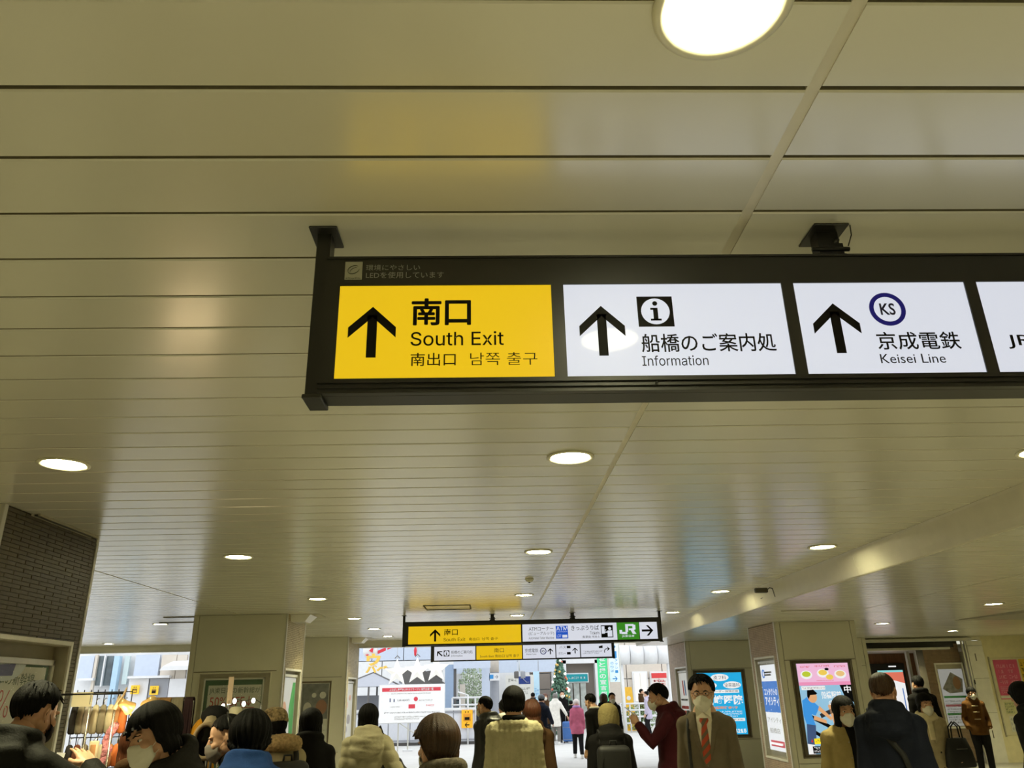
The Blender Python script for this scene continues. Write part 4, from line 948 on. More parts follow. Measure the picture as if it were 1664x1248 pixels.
_d = (pW['wr'][-1]-pW['el'][-1]).normalized(); o = empty('phone', pW['W'](pW['wr'][-1]+_d*.095+Vector((.0,.02,.045))), -R(-78), 'white smartphone held by the man in maroon', 'phone'); MB().rbox(-.036,.036,-.072,.072,-.004,.004,.0035,2).build('case', mat('pale_phone_case',(214,212,208),rough=.3), o); MB().box(-.032,.032,-.068,.068,.004,.0046).build('screen', lit('phone_screen',(200,210,225),.5), o); o.rotation_euler[0] = R(38)
collar_ring(pW, 'shirt_collar', C_wht, .852, .043, .008)

# --- the man in the suit walking towards the camera
pX = person('man in grey brown suit with orange tie, glasses and white mask', 1.640, 6.5, 200, 1.785, 0, (-2,2,0), ('short','black',dict(t=.026,shag=.006,seed=61,fly=110)), dict(m=C_suit, inf=.020, hem=.42, wrinkle=.0025, vox=.011, name='suit_jacket'), mask=M_mask, glasses=True)
h_ = pX['h']
patch(pX, 'shirt', [(.842,-.030*h_,.030*h_,-.004),(.80,-.034*h_,.034*h_,0),(.75,-.026*h_,.026*h_,0),(.70,-.018*h_,.018*h_,0),(.655,-.008*h_,.008*h_,0),(.63,-.002*h_,.002*h_,0)], cloth('white_shirt_cotton',(232,226,206)), off=.001)
M_tie = mat('orange_striped_tie', (176,64,28), rough=.5, var=.1)
def stripe(m, c2, sc):
    nt = m.node_tree; b_ = nt.nodes['Principled BSDF']; tc = nt.nodes.new('ShaderNodeTexCoord'); wv = nt.nodes.new('ShaderNodeTexWave'); wv.bands_direction = 'DIAGONAL'; wv.inputs['Scale'].default_value = sc
    nt.links.new(tc.outputs['Object'], wv.inputs['Vector']); rp = nt.nodes.new('ShaderNodeValToRGB'); rp.color_ramp.interpolation = 'CONSTANT'; rp.color_ramp.elements[0].color = (*lin((178,62,26)),1); rp.color_ramp.elements[1].position = .6; rp.color_ramp.elements[1].color = (*lin(c2),1)
    nt.links.new(wv.outputs['Fac'], rp.inputs[0]); nt.links.new(rp.outputs[0], b_.inputs['Base Color'])
stripe(M_tie, (98,84,58), 9)
patch(pX, 'tie', [(.815,-.017*h_,.017*h_,.004),(.805,-.019*h_,.019*h_,.006),(.79,-.010*h_,.010*h_,.006),(.76,-.014*h_,.014*h_,.003),(.70,-.018*h_,.018*h_,.002),(.655,-.014*h_,.014*h_,.002),(.635,-.003*h_,.003*h_,.001)], M_tie, off=.006, nx=5)
for s in (-1,1):
    patch(pX, 'lapel', [(.832,s*.040*h_,s*.052*h_,.000),(.80,s*.032*h_,s*.062*h_,.002),(.775,s*.030*h_,s*.066*h_,.003),(.765,s*.028*h_,s*.052*h_,.003),(.70,s*.016*h_,s*.034*h_,.003),(.63,s*.0,s*.010*h_,.002)], C_suit, off=.005, nx=5)
    sc_ = MB(); T_ = pX['T']; sc_.prism([(s*.006,0),(s*.052,-.035),(s*.062,.03),(s*.045,.055)],0,.006)
    sc_.v = [tuple(T_((p[0], .046*h_+.012+p[1], .838*h_+p[2]))) for p in sc_.v]; sc_.build('shirt_collar', cloth('white_shirt_cotton',(232,226,206)), pX['root'])
    patch(pX, 'pocket_flap', [(.545,s*.045*h_,s*.085*h_,0),(.535,s*.045*h_,s*.085*h_,.003),(.52,s*.046*h_,s*.085*h_,.003)], C_suit, off=.012, nx=5)
for zf in (.615,.555):
    p_ = pX['front'](.004*h_, zf, .014); MB().ell(p_,(.010,.005,.010),10,6).build('button', M_black, pX['root'])
pts = [pX['front'](.070*h_,zf,.010) for zf in (.48,.56,.64,.72,.78,.81)]+[pX['T']((.070*h_,-.006*h_,.836*h_))+Vector((0,0,.012))]+[pX['front'](.070*h_,zf,.010,True) for zf in (.81,.72,.6,.5)]
MB().tube(pts,.012,6,ry=.35).build('bag_strap', M_bag, pX['root'])

# --- right
pZ1 = person('woman in khaki quilted jacket with long black hair and white mask', 2.946, 7.0, 176, 1.605, 0, (4,2,0), ('bang','black',dict(LONGB,seed=67,t=.020)), dict(m=C_qlt, inf=.030, hem=.44, ripple='quilt', vox=.011, wrinkle=.003, name='quilted_jacket'), mask=M_mask)
h_ = pZ1['h']; patch(pZ1, 'dark_top', [(.838,-.024*h_,.024*h_,-.004),(.78,-.020*h_,.020*h_,.0),(.70,-.018*h_,.018*h_,.0),(.58,-.020*h_,.020*h_,.0),(.47,-.022*h_,.022*h_,.0)], C_blk, off=.007, nx=5)
for s in (-1,1):
    for zf in (.77,.70,.63,.56,.49): MB().ell(pZ1['front'](s*.028*h_,zf,.012),(.005,.003,.005),8,6).build('snap', M_metal, pZ1['root'])
pZ2 = person('man in navy hooded coat with thinning hair seen from behind', 2.86, 6.05, 24, 1.78, 3, (8,4,0), ('short','brown',dict(t=.010,shag=.0025,seed=71)), dict(m=C_nvy, collar='hood', inf=.040, hem=.40, wide=1.06, wrinkle=.010))
strap_on(pZ2, 'bag_strap', -1, M_bag, .52, w=.02)
pZ3 = person('woman in beige trench coat with cream scarf and white mask', 5.0, 9.6, 190, 1.575, 0, (-4,4,0), ('bang','black',dict(BOB,seed=73,t=.026)), dict(m=C_tre, inf=.030, hem=.27, flare=.03, name='trench_coat'), mask=M_mask, armL=(-.15,.04,.56), handL='grip')
h_ = pZ3['h']; sf = MB()
for k_, (zz, rr_) in enumerate(((.845,.052),(.825,.062))): sf.tube([pZ3['T']((math.cos(t_)*rr_*h_,-.004*h_+math.sin(t_)*rr_*h_,(zz-.008*math.sin(t_))*h_)) for t_ in [2*PI*i/20 for i in range(21)]],.020*h_,8)
sf.tube([pZ3['front'](.01*h_,zf,.018) for zf in (.82,.77,.72,.68)],[.03,.034,.034,.03],8,ry=.4); c_, n_, f_ = fuse(sf,.011,2); make('scarf', c_, f_, cloth('cream_scarf_wool',(218,206,170)), pZ3['root'])
for s in (-1,1): patch(pZ3, 'lapel', [(.815,s*.03*h_,s*.055*h_,.0),(.77,s*.02*h_,s*.07*h_,.004),(.72,s*.012*h_,s*.05*h_,.004),(.66,s*.004*h_,s*.014*h_,.002)], C_tre, off=.006, nx=5)
for zf in (.60,.50,.42):
    for s in (-1,1): MB().ell(pZ3['front'](s*.028*h_,zf,.010),(.010,.005,.010),8,6).build('button', M_black, pZ3['root'])
o = empty('tote_bag', (5.22,9.5,0.80), R(12), 'black tote bag carried by the woman in the trench coat', 'bag')
MB().loft(srings([(0,.17,.05,0),(.02,.185,.06,0),(.16,.165,.055,0),(.30,.12,.03,0),(.305,.10,.02,0)],20,3.2)).build('bag_body', M_bag, o); MB().box(-.07,.07,-.063,-.056,.19,.197).build('zip', M_metal, o)
for yy in (-.02,.02): MB().tube([(-.07,yy,.29),(-.06,yy,.42),(0,yy,.47),(.06,yy,.42),(.07,yy,.29)],.008,8).build('handle', M_bag, o)
pZ4 = person('man in black coat walking away towards the passage', 7.225, 14.0, 8, 1.80, 0, (-10,2,0), ('short','black',dict(SHORT,seed=79)), dict(m=C_blk, collar='stand', inf=.028, hem=.42), mask=M_mask, stride=.2)
pZ5 = person('youth in brown duffel coat with white mask leaning by the white door', 9.57, 16.5, 200, 1.58, 0, (-8,4,0), ('bang','black',dict(t=.024,shag=.004,seed=83)), dict(m=C_duf, collar='hood', inf=.030, hem=.44, name='duffel_coat'), mask=M_mask, armL=(-.12,.06,.52), armR=(.12,.06,.52), handL=None, handR=None)
h_ = pZ5['h']
for zf in (.77,.70,.62):
    tg = MB(); a_, b_ = pZ5['front'](-.035*h_,zf,.012), pZ5['front'](.035*h_,zf,.012); tg.tube([a_,(a_+b_)/2+Vector((0,.012,0)),b_],[.006,.008,.006],6); tg.build('toggle', mat('cream_toggle',(222,206,160),rough=.6), pZ5['root'])
pZ6 = person('dark figure in black coat cut off by the right edge', 5.12, 8.0, -20, 1.68, 2, (0,4,0), ('bang','black',dict(BOB,seed=89)), dict(m=C_blk, collar='stand', inf=.028, hem=.40))
# --- beyond the exit
far_p = dict(near=False, group='people outside the exit')
pM = person('man in navy coat and grey beanie stepping out of the exit', 1.285, 21.64, 14, 1.59, 2, (0,4,0), ('bang','black',dict(t=.012,seed=90)), dict(m=C_nvy, collar='hood', inf=.034, hem=.28), armR=(.16,.08,.56), stride=.18, **far_p)
be = MB(); be.ell((0,-.012,.06),(.098,.115,.085),18,10); headpart(pM, 'beanie', be, cloth('grey_knit',(112,116,120)))
pN = person('grey haired person in white coat pulling a blue suitcase', 2.165, 28.58, 8, 1.605, 2, (0,6,0), ('bang','grey',dict(BOB,seed=91,t=.02)), dict(m=C_wht, collar='stand', inf=.03, hem=.34), legs=dict(m=M_gtr), shoes=M_shoew, armR=(.22,.10,.55), stride=.12, **far_p)
pO = person('masked person in black coming through the plaza beside the white coat', 2.50, 29.7, 178, 1.66, 0, (0,0,0), ('short','black',dict(SHORT,seed=92)), dict(m=C_blk, collar='stand', inf=.028, hem=.40), mask=M_mask, **far_p)
pP1 = person('long haired person in brown hood facing the station', 1.85, 29.0, 170, 1.60, 0, (0,0,0), ('bang','auburn',dict(LONG,seed=93)), dict(m=C_brn, collar='hood', inf=.03, hem=.38), mask=M_mask, **far_p)
pP2 = person('black haired person furthest out by the escalator sign', 1.62, 33.0, 0, 1.62, 0, (0,0,0), ('short','black',dict(SHORT,seed=94)), dict(m=C_blk2, collar='stand', inf=.026, hem=.42), **far_p)
pQ = person('small child in black near the pink coat', 2.83, 30.0, 10, 1.34, 0, (0,0,0), ('short','black',dict(SHORT,seed=95)), dict(m=C_blk, collar='hood', inf=.03, hem=.42), **far_p)
pR = person('elderly woman in rose pink coat and white knit hat', 2.30, 22.88, 4, 1.46, 6, (0,6,0), None, dict(m=C_pnk, collar='stand', inf=.032, hem=.40, flare=.02), legs=dict(r=1.05), shoes=M_shoew, stride=.24, **far_p)
be = MB(); be.ell((0,-.012,.045),(.10,.116,.095),18,10); headpart(pR, 'knit_hat', be, cloth('off_white_knit',(226,216,210)))
collar_ring(pR, 'scarf', cloth('lilac_scarf',(176,140,190)), .85, .052, .024)
pV = person('masked man in black coat entering behind the khaki beanie', 2.76, 19.2, 172, 1.615, 0, (0,2,0), ('short','black',dict(SHORT,seed=96)), dict(m=C_blk, collar='stand', inf=.026, hem=.42), mask=M_mask, near=False, group='commuters in the concourse')
pV2 = person('brown haired person next to the masked man at the exit', 2.50, 18.7, 20, 1.60, 0, (0,4,0), ('bang','brown',dict(BOB,seed=97)), dict(m=C_blk, collar='stand', inf=.026, hem=.38), near=False, group='commuters in the concourse')
pY = person('person in lavender coat by the white railings outside', 6.0, 32.5, -60, 1.58, 0, (0,0,0), ('short','black',dict(SHORT,seed=98)), dict(m=C_lav, collar='stand', inf=.028, hem=.36), **far_p)
pY2 = person('person in brown coat passing the shop front across the plaza', 6.65, 37.0, 90, 1.66, 0, (0,0,0), ('short','black',dict(SHORT,seed=99)), dict(m=C_brn, collar='stand', inf=.026, hem=.40), stride=.2, **far_p)
o = empty('suitcase', (2.63,29.2,0), 0, 'blue rolling suitcase behind the person in white', 'suitcase')
MB().rbox(-.20,.20,-.12,.12,.05,.68,.05,3).build('shell', mat('blue_suitcase_shell',(64,110,176),rough=.4), o)
for s in (-1,1): MB().tube([(s*.09,0,.66),(s*.09,0,.98)],.008,6).build('handle_rod', M_metal, o)
MB().tube([(-.10,0,.98),(.10,0,.98)],.014,8).build('handle_grip', M_black, o)
for k in (.12,.5): MB().tube([(-.2,-.122,k),(.2,-.122,k)],.006,6).build('rib', M_metal, o)
for sx_ in (-.15,.15):
    for sy_ in (-.08,.08): MB().tube([(sx_-.012,sy_,.028),(sx_+.012,sy_,.028)],.028,12).build('wheel', M_black, o)
# ================================================================== display cases, posters, ceiling fittings
M_green = mat('green_case_lining', (52,92,56), rough=.8); M_sheet = mat('pale_paper_sheet', (206,206,192), rough=.7)
M_red = mat('red_marker_ink', (176,52,52), rough=.6); M_dgreen = mat('dark_green_print2', (60,82,62), rough=.6)
M_inner = mat('grey_case_interior', (168,162,140), rough=.6)
def case(name, label, loc, rz, w_, h_, depth=.10, frame=.03, m_frame=None, lining=None, glass=True, cat='display case', pane=None):
    """recessed poster case: u 0..w_, v 0..h_, wall plane at y=0, interior goes to +y"""
    o = empty(name, loc, rz, label, cat); mf = m_frame or M_white
    f = MB()
    for b_ in ((-frame,0,-frame,h_+frame),(w_,w_+frame,-frame,h_+frame),(0,w_,-frame,0),(0,w_,h_,h_+frame)): f.box(b_[0],b_[1],-.014,.004,b_[2],b_[3],.002)
    f.build('frame', mf, o)
    i = MB(); t = .008
    for b_ in ((0,t,0,h_),(w_-t,w_,0,h_),(t,w_-t,0,t),(t,w_-t,h_-t,h_)): i.box(b_[0],b_[1],0,depth,b_[2],b_[3])
    i.build('reveal', M_inner, o)
    MB().box(t,w_-t,depth-.01,depth,t,h_-t).build('backing', lining or M_inner, o)
    return o
def flat(o, name, m, u0, u1, v0, v1, y, t=.003, parent=None): return MB().box(u0,u1,y,y+t,v0,v1).build(name, m, parent or o)
# --- near pillar case (only its upper right part shows)
c1 = case('display_case', 'white framed poster case on the near left pillar', (-3.15,5.22,.62), R(90), 1.0, 1.46, .115)
fr = MB()
for b_ in ((.05,.95,1.32,1.36),(.05,.08,.1,1.36),(.92,.95,.1,1.36)): fr.box(b_[0],b_[1],.055,.075,b_[2],b_[3],.003)
fr.build('inner_frame', M_alu, c1)
flat(c1,'green_board',M_green,.08,.92,.1,1.32,.08); ps = flat(c1,'poster',M_sheet,.10,.88,.14,1.305,.076)
text('東日本の新幹線', (.12,.74,1.185,1.265), ps, M_dgreen, w=-.074); text('50%OFF', (.11,.86,.985,1.155), ps, M_red, w=-.074, bold=-.008); strokes((.12,.8,.3,.9), ps, M_dgreen, 3, 2, w=-.074)
bn = MB(); bn.prism([(.36+.24*math.cos(R(a)),1.335+.125*math.sin(R(a))) for a in range(180,361,12)],.070,.075); bnr = bn.build('round_notice', mat('pale_blue_notice',(206,214,216),rough=.5), c1); MB().prism([(.26,1.31),(.47,1.32),(.45,1.245),(.29,1.24)],.068,.070).build('notice_print', mat('violet_print',(96,98,150)), bnr)
flat(c1,'glass',M_glass,.08,.92,.1,1.32,.058)
MB().box(.02,.025,-.02,-.014,1.3,1.34).build('lock', M_metal, c1)
# slot vent along the top of the near pillar
sv = empty('slot_vent', (-3.13,5.40,2.893), 0, 'dark slot vent at the top of the near left pillar', 'vent'); MB().box(0,.035,0,.80,-.006,.004).build('slot', M_black, sv); MB().box(-.012,0,-.02,.82,-.008,.004).build('rim', M_inner, sv); MB().box(.035,.05,-.02,.82,-.008,.004).build('rim', M_inner, sv)
# --- pillar behind the stall: front and side cases
c2 = case('display_case', 'poster case with 50% OFF notice behind the market stall', (-4.44,12.8,.6), 0, 1.065, 1.435, .034, .012, M_panel)
fr = MB()
for b_ in ((.07,.98,1.345,1.372),(.07,.092,.06,1.372),(.958,.98,.06,1.372),(.07,.98,.05,.08)): fr.box(b_[0],b_[1],-.004,.03,b_[2],b_[3],.004)
fr.build('inner_frame', mat('bright_metal_frame',(226,226,214),rough=.25,metal=.3), c2)
flat(c2,'green_board',M_green,.092,.958,.08,1.345,.019); ps = flat(c2,'poster',M_sheet,.145,.945,.30,1.27,.014)
text('JR東日本の新幹線が', (.165,.93,1.14,1.24), ps, M_dgreen, w=-.012); text('50%OFF↓', (.185,.82,.97,1.11), ps, M_red, w=-.012); flat(c2,'underline',M_red,.45,.86,.945,.955,.012,.002,ps); strokes((.17,.40,.92,.96), ps, M_red, 1, 4, w=-.012)
text('ほっとスペシャル', (.16,.90,.80,.90), ps, M_dgreen, w=-.012); strokes((.17,.9,.4,.74), ps, M_dgreen, 4, 6, w=-.012); flat(c2,'glass',M_glass,.092,.958,.08,1.345,.004,.001)
M_ltgreen = mat('bright_green_print',(64,150,84),rough=.5)
def side_case(nm, lb, loc, rz, w_, h_, base):
    c = case('display_case', lb, loc, rz, w_, h_, .09, .03, M_white); p_ = flat(c,'poster',base,.04,w_-.04,.04,h_-.10,.05); flat(c,'light_strip',M_alu,.03,w_-.03,h_-.09,h_-.05,.03,.02); return c, p_
c3, p3_ = side_case('', 'narrow side case with green and white poster behind the stall', (-3.19,12.93,.6), R(90), 1.02, 1.47, lit('white_backlit_poster',(216,216,206),.55))
MB().prism([(.55,.1),(.95,.1),(.95,1.3),(.80,1.3),(.62,.9),(.75,.5)],.046,.05).build('green_shape', M_ltgreen, p3_); MB().disc(.32,.78,.16,.046,.05,20,.24).build('pink_shape', mat('pale_pink_print',(214,170,160)), p3_)
# --- far left pillar
c4 = case('display_case', 'poster case with grey photo poster on the far left pillar', (-4.2,18.4,.6), 0, .70, 1.39, .06, .012, M_panel)
MB().box(.05,.655,.02,.03,.03,1.35,.004).build('inner_frame', M_alu, c4)
ps = flat(c4,'poster',mat('grey_photo_print',(120,122,116),rough=.5,var=.3,scale=6),.068,.64,.05,1.335,.016); MB().disc(.50,.86,.12,.012,.016,20,.15).build('portrait', mat('tan_print',(150,112,88)), ps); MB().disc(.20,.83,.09,.012,.016,20,.13).build('pale_shape', mat('pale_print',(196,192,178)), ps)
MB().disc(.33,1.10,.05,.012,.016,16).build('white_dot', M_sheet, ps); MB().disc(.52,1.10,.07,.012,.016,16).build('white_dot', M_sheet, ps); flat(c4,'text_block',M_sheet,.068,.64,.05,.62,.012,.003,ps); text('084-550-', (.22,.56,.52,.58), ps, M_dg, w=-.010); text('279-570-', (.18,.60,.37,.43), ps, M_dg, w=-.010); strokes((.18,.6,.10,.32), ps, M_dg, 3, 12, w=-.010)
c5, p5_ = side_case('', 'narrow side case with white poster beside the exit', (-3.19,18.6,.58), R(90), 1.10, 1.45, lit('white_backlit_poster',(216,216,206),.55))
for k, (u, v, r_) in enumerate(((.3,.9,.16),(.62,.6,.2),(.7,1.05,.12),(.35,.4,.14))): MB().disc(u,v,r_,.045,.05,14,r_*.5).build('print_patch', mat('grey_violet_print',(160,156,168)) if k % 2 else mat('pale_pink_print',(214,170,160)), p5_)
# --- right pillar: big advertising screen
c6 = case('advertising_screen', 'bright screen with pink food strip and treadmill picture on the right pillar', (4.81,13.2,.64), 0, .99, 1.42, .05, .006, mat('bronze_frame',(110,102,80),rough=.35,metal=.4), cat='screen')
MB().box(.03,.96,.004,.03,.02,1.40,.004).build('bezel', mat('bronze_frame',(110,102,80)), c6)
LB = lambda n, c, s=.9: lit('screen_'+n, c, s, False)
ps = flat(c6,'screen',LB('blue',(150,198,226)),.09,.925,.05,1.37,0.0,.004)
def art(poly, m, y=-.002, nm='picture_shape'): return MB().prism(poly, y, y+.0022).build(nm, m, ps)
flat(c6,'pink_strip',LB('pink',(244,190,222)),.09,.925,1.09,1.37,-.002,.002,ps); flat(c6,'pink_band',LB('rose',(240,150,190)),.09,.925,1.04,1.09,-.002,.002,ps)
M_sw, M_sk, M_sg, M_sd, M_sy, M_sr, M_tan2 = LB('white',(246,246,246)), LB('black',(16,16,18),.3), LB('grey',(120,128,132),.7), LB('dark',(60,66,72),.5), LB('yellow',(250,226,40)), LB('red',(206,40,40)), LB('tan',(226,170,120))
for u, a, b_ in ((.23,LB('leaf',(190,206,60)),1.20),(.50,LB('bun',(242,206,90)),1.22),(.78,LB('bread',(236,196,130)),1.20)):
    MB().disc(u,b_,.095,-.0035,-.002,22,.065).build('dish', M_sw, ps); MB().disc(u,b_+.01,.07,-.005,-.0035,20,.042).build('food', a, ps)
MB().disc(.60,1.16,.06,-.006,-.005,16,.04).build('food', LB('bun',(242,206,90)), ps); MB().disc(.57,1.28,.035,-.005,-.0035,14,.02).build('food', M_sk, ps)
strokes((.14,.30,1.30,1.34), ps, M_sr, 1, 1, w=.0035); strokes((.38,.62,1.31,1.35), ps, M_sr, 1, 2, w=.0035); strokes((.70,.88,1.30,1.34), ps, M_sr, 1, 3, w=.0035); strokes((.38,.66,1.10,1.12), ps, M_sr, 1, 4, w=.0035)
art([(.80,.85),(.925,.78),(.925,1.04),(.74,1.04)], M_sk); flat(c6,'caption',M_sw,.12,.50,.975,1.03,-.003,.002,ps); strokes((.13,.49,.985,1.02), ps, M_sd, 1, 7, w=.0045)
art([(.30,.35),(.925,.55),(.925,.12),(.30,.05)], LB('machine',(150,164,172),.8)); art([(.35,.62),(.62,.72),(.64,.66),(.37,.56)], M_sd, -.004); art([(.20,.62),(.56,.42),(.925,.30),(.925,.26),(.55,.37),(.19,.56)], M_sk, -.0045); art([(.22,.40),(.60,.16),(.60,.11),(.22,.34)], M_sk, -.0045); art([(.50,.74),(.58,.80),(.62,.48),(.56,.44)], M_tan2, -.004)
art([(.10,.82),(.20,.88),(.36,.72),(.28,.60),(.22,.62),(.26,.46),(.12,.48),(.09,.60)], LB('tee',(64,150,226)), -.0055); art([(.12,.48),(.26,.46),(.24,.28),(.20,.18),(.09,.20)], LB('trousers',(74,98,140),.7), -.005); art([(.09,.20),(.20,.18),(.20,.05),(.09,.05)], M_sw, -.005)
MB().disc(.27,.87,.075,-.0075,-.0055,20,.085).build('figure_head', M_tan2, ps); art([(.19,.88),(.20,.97),(.30,.98),(.36,.92),(.33,.905),(.24,.90),(.21,.84)], M_sk, -.009); art([(.33,.68),(.52,.52),(.54,.56),(.36,.74)], M_tan2, -.0055); art([(.24,.54),(.44,.48),(.44,.53),(.26,.60)], M_tan2, -.0055)
text('船橋駅前', (.42,.74,.84,.95), ps, M_sw, w=.006, bold=.02, skew=.0); text('のジム', (.52,.80,.74,.82), ps, M_sw, w=.006, bold=.02); text('中', (.80,.91,.92,1.03), ps, M_sw, w=.0062, bold=.02); art([(.16,.16),(.92,.16),(.92,.06),(.16,.06)], M_sk, -.0085)
art([(.20,.27),(.50,.29),(.50,.20),(.20,.19)], M_sy, -.009); strokes((.22,.48,.215,.26), ps, M_sd, 1, 8, w=.0105); art([(.15,.22),(.165,.27),(.18,.22)], M_sr, -.009); strokes((.18,.46,.07,.155), ps, M_sw, 2, 9, w=.0105); text('十', (.49,.60,.07,.155), ps, M_sw, w=.0105, bold=.04); strokes((.62,.90,.07,.155), ps, M_sr, 2, 19, w=.0105)
# --- right pillar side: contact lens case
c7 = case('display_case', 'narrow white case with blue contact lens advert on the right pillar', (4.63,14.40,.6), R(-90), 1.0, 1.52, .09, .03, M_white)
ps = flat(c7,'poster',lit('advert_white',(236,240,246),.9,False),.12,.90,.10,1.42,.03); flat(c7,'blue_band',lit('advert_blue',(40,116,206),.85,False),.12,.90,.68,1.16,.027,.003,ps)
text('コンタクトの', (.20,.84,.94,1.05), ps, M_sw, w=-.025, bold=.02); text('アイシティ', (.20,.86,.78,.92), ps, M_sw, w=-.025, bold=.03); MB().ring(.26,1.28,.045,.07,.026,.03,24).build('logo_ring', lit('advert_blue',(40,116,206)), ps); strokes((.38,.7,1.24,1.32), ps, M_greytxt, 2, 31, w=-.027)
text('アイシティ', (.20,.84,.52,.60), ps, M_greytxt, w=-.027); text('船橋店', (.24,.74,.36,.44), ps, M_greytxt, w=-.027); rb = flat(c7,'red_bar',lit('advert_red',(214,64,80),.7,False),.22,.86,.16,.25,.027,.003,ps); strokes((.26,.82,.18,.23), ps, M_sw, 1, 33, w=-.025)
flat(c7,'light_strip',M_alu,.06,.94,1.44,1.48,.02,.02); flat(c7,'glass',M_glass,.02,.98,.02,1.5,.004)
# --- exit pillar: clinic poster and side case
c8 = case('display_case', 'blue backlit clinic poster on the exit pillar', (4.49,18.4,.66), 0, 1.15, 1.38, .05, .008, mat('bronze_frame',(110,102,80)))
MB().box(.03,1.12,.004,.03,.03,1.35,.004).build('bezel', mat('bronze_frame',(110,102,80)), c8); M_cb = lit('clinic_blue',(40,176,232),.9,False)
ps = flat(c8,'poster',M_cb,.08,1.07,.06,1.32,-.001,.004)
def cloud(u, v, w_, h_): MB().disc(u,v,w_,-.003,-.001,22,h_).build('speech_cloud', M_sw, ps)
M_nv = mat('navy_print',(40,60,110)); cloud(.58,1.22,.20,.075); text('皮フ科', (.44,.72,1.18,1.26), ps, M_nv, w=.0045)
cloud(.30,1.06,.20,.075); text('形成外科', (.14,.46,1.02,1.10), ps, M_nv, w=.0045); cloud(.84,1.06,.20,.075); text('泌尿器科', (.67,1.01,1.02,1.10), ps, M_nv, w=.0045); MB().rbox(.2,.98,-.003,-.001,.90,.965,.0009,1).build('speech_cloud', M_sw, ps); text('各種レーザー保険診療', (.22,.96,.91,.955), ps, M_nv, w=.0045)
text('山﨑医院', (.20,1.04,.66,.86), ps, M_sw, w=.003, bold=.03); text('船橋駅徒歩1分', (.34,.92,.57,.63), ps, LB('orange',(240,150,90)), w=.003, bold=.03); strokes((.40,1.02,.40,.54), ps, M_sw, 3, 14, w=.003); MB().rbox(.42,1.04,-.003,-.001,.325,.385,.0009,1).build('pill', M_sw, ps); strokes((.46,1.0,.335,.375), ps, M_nv, 1, 15, w=.0045)
text('047', (.62,.80,.19,.26), ps, M_sw, w=.003, bold=.03); text('422-3215', (.52,1.04,.09,.17), ps, M_sw, w=.003, bold=.03)
c9, p9_ = side_case('', 'narrow white case on the tiled side of the exit pillar', (4.37,19.6,.6), R(-90), 1.1, 1.5, lit('white_backlit_poster',(216,216,206),.55))
for u, m_ in ((.42,mat('red_print',(206,92,80))),(.60,mat('blue_print',(96,130,180)))): MB().prism([(u-.08,1.24),(u+.02,1.24),(u+.07,.92),(u-.03,.92)],.046,.05).build('stripe_mark', m_, p9_)
strokes((.3,.8,.8,.86), p9_, M_greytxt, 1, 41, w=-.047); strokes((.28,.82,.52,.72), p9_, mat('red_print',(206,92,80)), 2, 42, w=-.047)
# --- far right wall posters
def poster(label, x0, x1, z0, z1, y, m, rows, m2, seed, rz=0):
    o = empty('poster', (x0,y,z0), rz, label, 'poster'); MB().box(0,x1-x0,-.004,0,0,z1-z0).build('sheet', m, o); strokes((.05*(x1-x0),.95*(x1-x0),.06*(z1-z0),.94*(z1-z0)), o, m2, rows, seed, w=.0055); return o
nb = empty('notice_board', (11.46,18.742,.55), 0, 'cream notice board frame on the far right wall', 'notice board'); MB().box(0,1.1,-.008,.006,0,1.62,.003).build('board', mat('cream_board',(206,200,164),rough=.6), nb); MB().box(-.03,0,-.02,.006,-.03,1.65,.003).build('frame', M_inner, nb)
pk = empty('poster', (11.52,18.73,1.29), 0, 'magenta pink notice on the far right wall', 'poster'); MB().box(0,.56,-.004,0,0,.84).build('sheet', mat('magenta_paper',(196,74,112),rough=.6), pk)
for u in (.06,.30): strokes((u,u+.20,.30,.76), pk, mat('pale_pink_ink',(232,170,190)), 4, int(u*100), w=.0055)
strokes((.04,.52,.12,.28), pk, mat('pale_pink_ink',(232,170,190)), 4, 77, w=.0055); MB().box(0.0,.56,-.0055,-.004,.02,.08).build('footer', M_sheet, pk)
yp = poster('yellow notice cut off by the right edge', 12.12, 12.5, 1.30, 2.14, 18.73, mat('yellow_paper',(214,180,50),rough=.6), 6, M_ink, 51)
poster('small leaflet with green picture under the magenta notice', 11.56, 11.80, .98, 1.24, 18.73, mat('pale_olive_paper',(190,190,140)), 4, M_dgreen, 52)
poster('small white leaflet with drawing low on the far right wall', 11.60, 11.92, .62, .94, 18.73, M_sheet, 3, M_greytxt, 53)
# pier poster
pp = case('display_case', 'white framed poster on the brown tiled pier', (10.26,18.893,.74), 0, .60, 1.32, .004, .035, M_white); p_ = flat(pp,'poster',lit('pier_poster',(206,206,200),.35,False),.02,.58,.02,1.22,-.01,.006)
MB().prism([(.05,.80),(.30,1.15),(.55,1.0),(.5,.72),(.2,.70)],-.013,-.01).build('photo', mat('grey_sketch',(130,130,126),var=.4,scale=12), p_); MB().disc(.40,.92,.09,-.015,-.013,16,.14).build('figure', mat('brown_sketch',(140,104,76)), p_)
for v, m_ in ((.60,M_ltgreen),(.42,mat('pink_print',(214,120,160))),(.24,M_ltgreen)): flat(pp,'print_bar',m_,.04,.56,v,v+.045,-.013,.003,p_)
strokes((.05,.55,.06,.56), p_, M_greytxt, 9, 60, w=.0145)
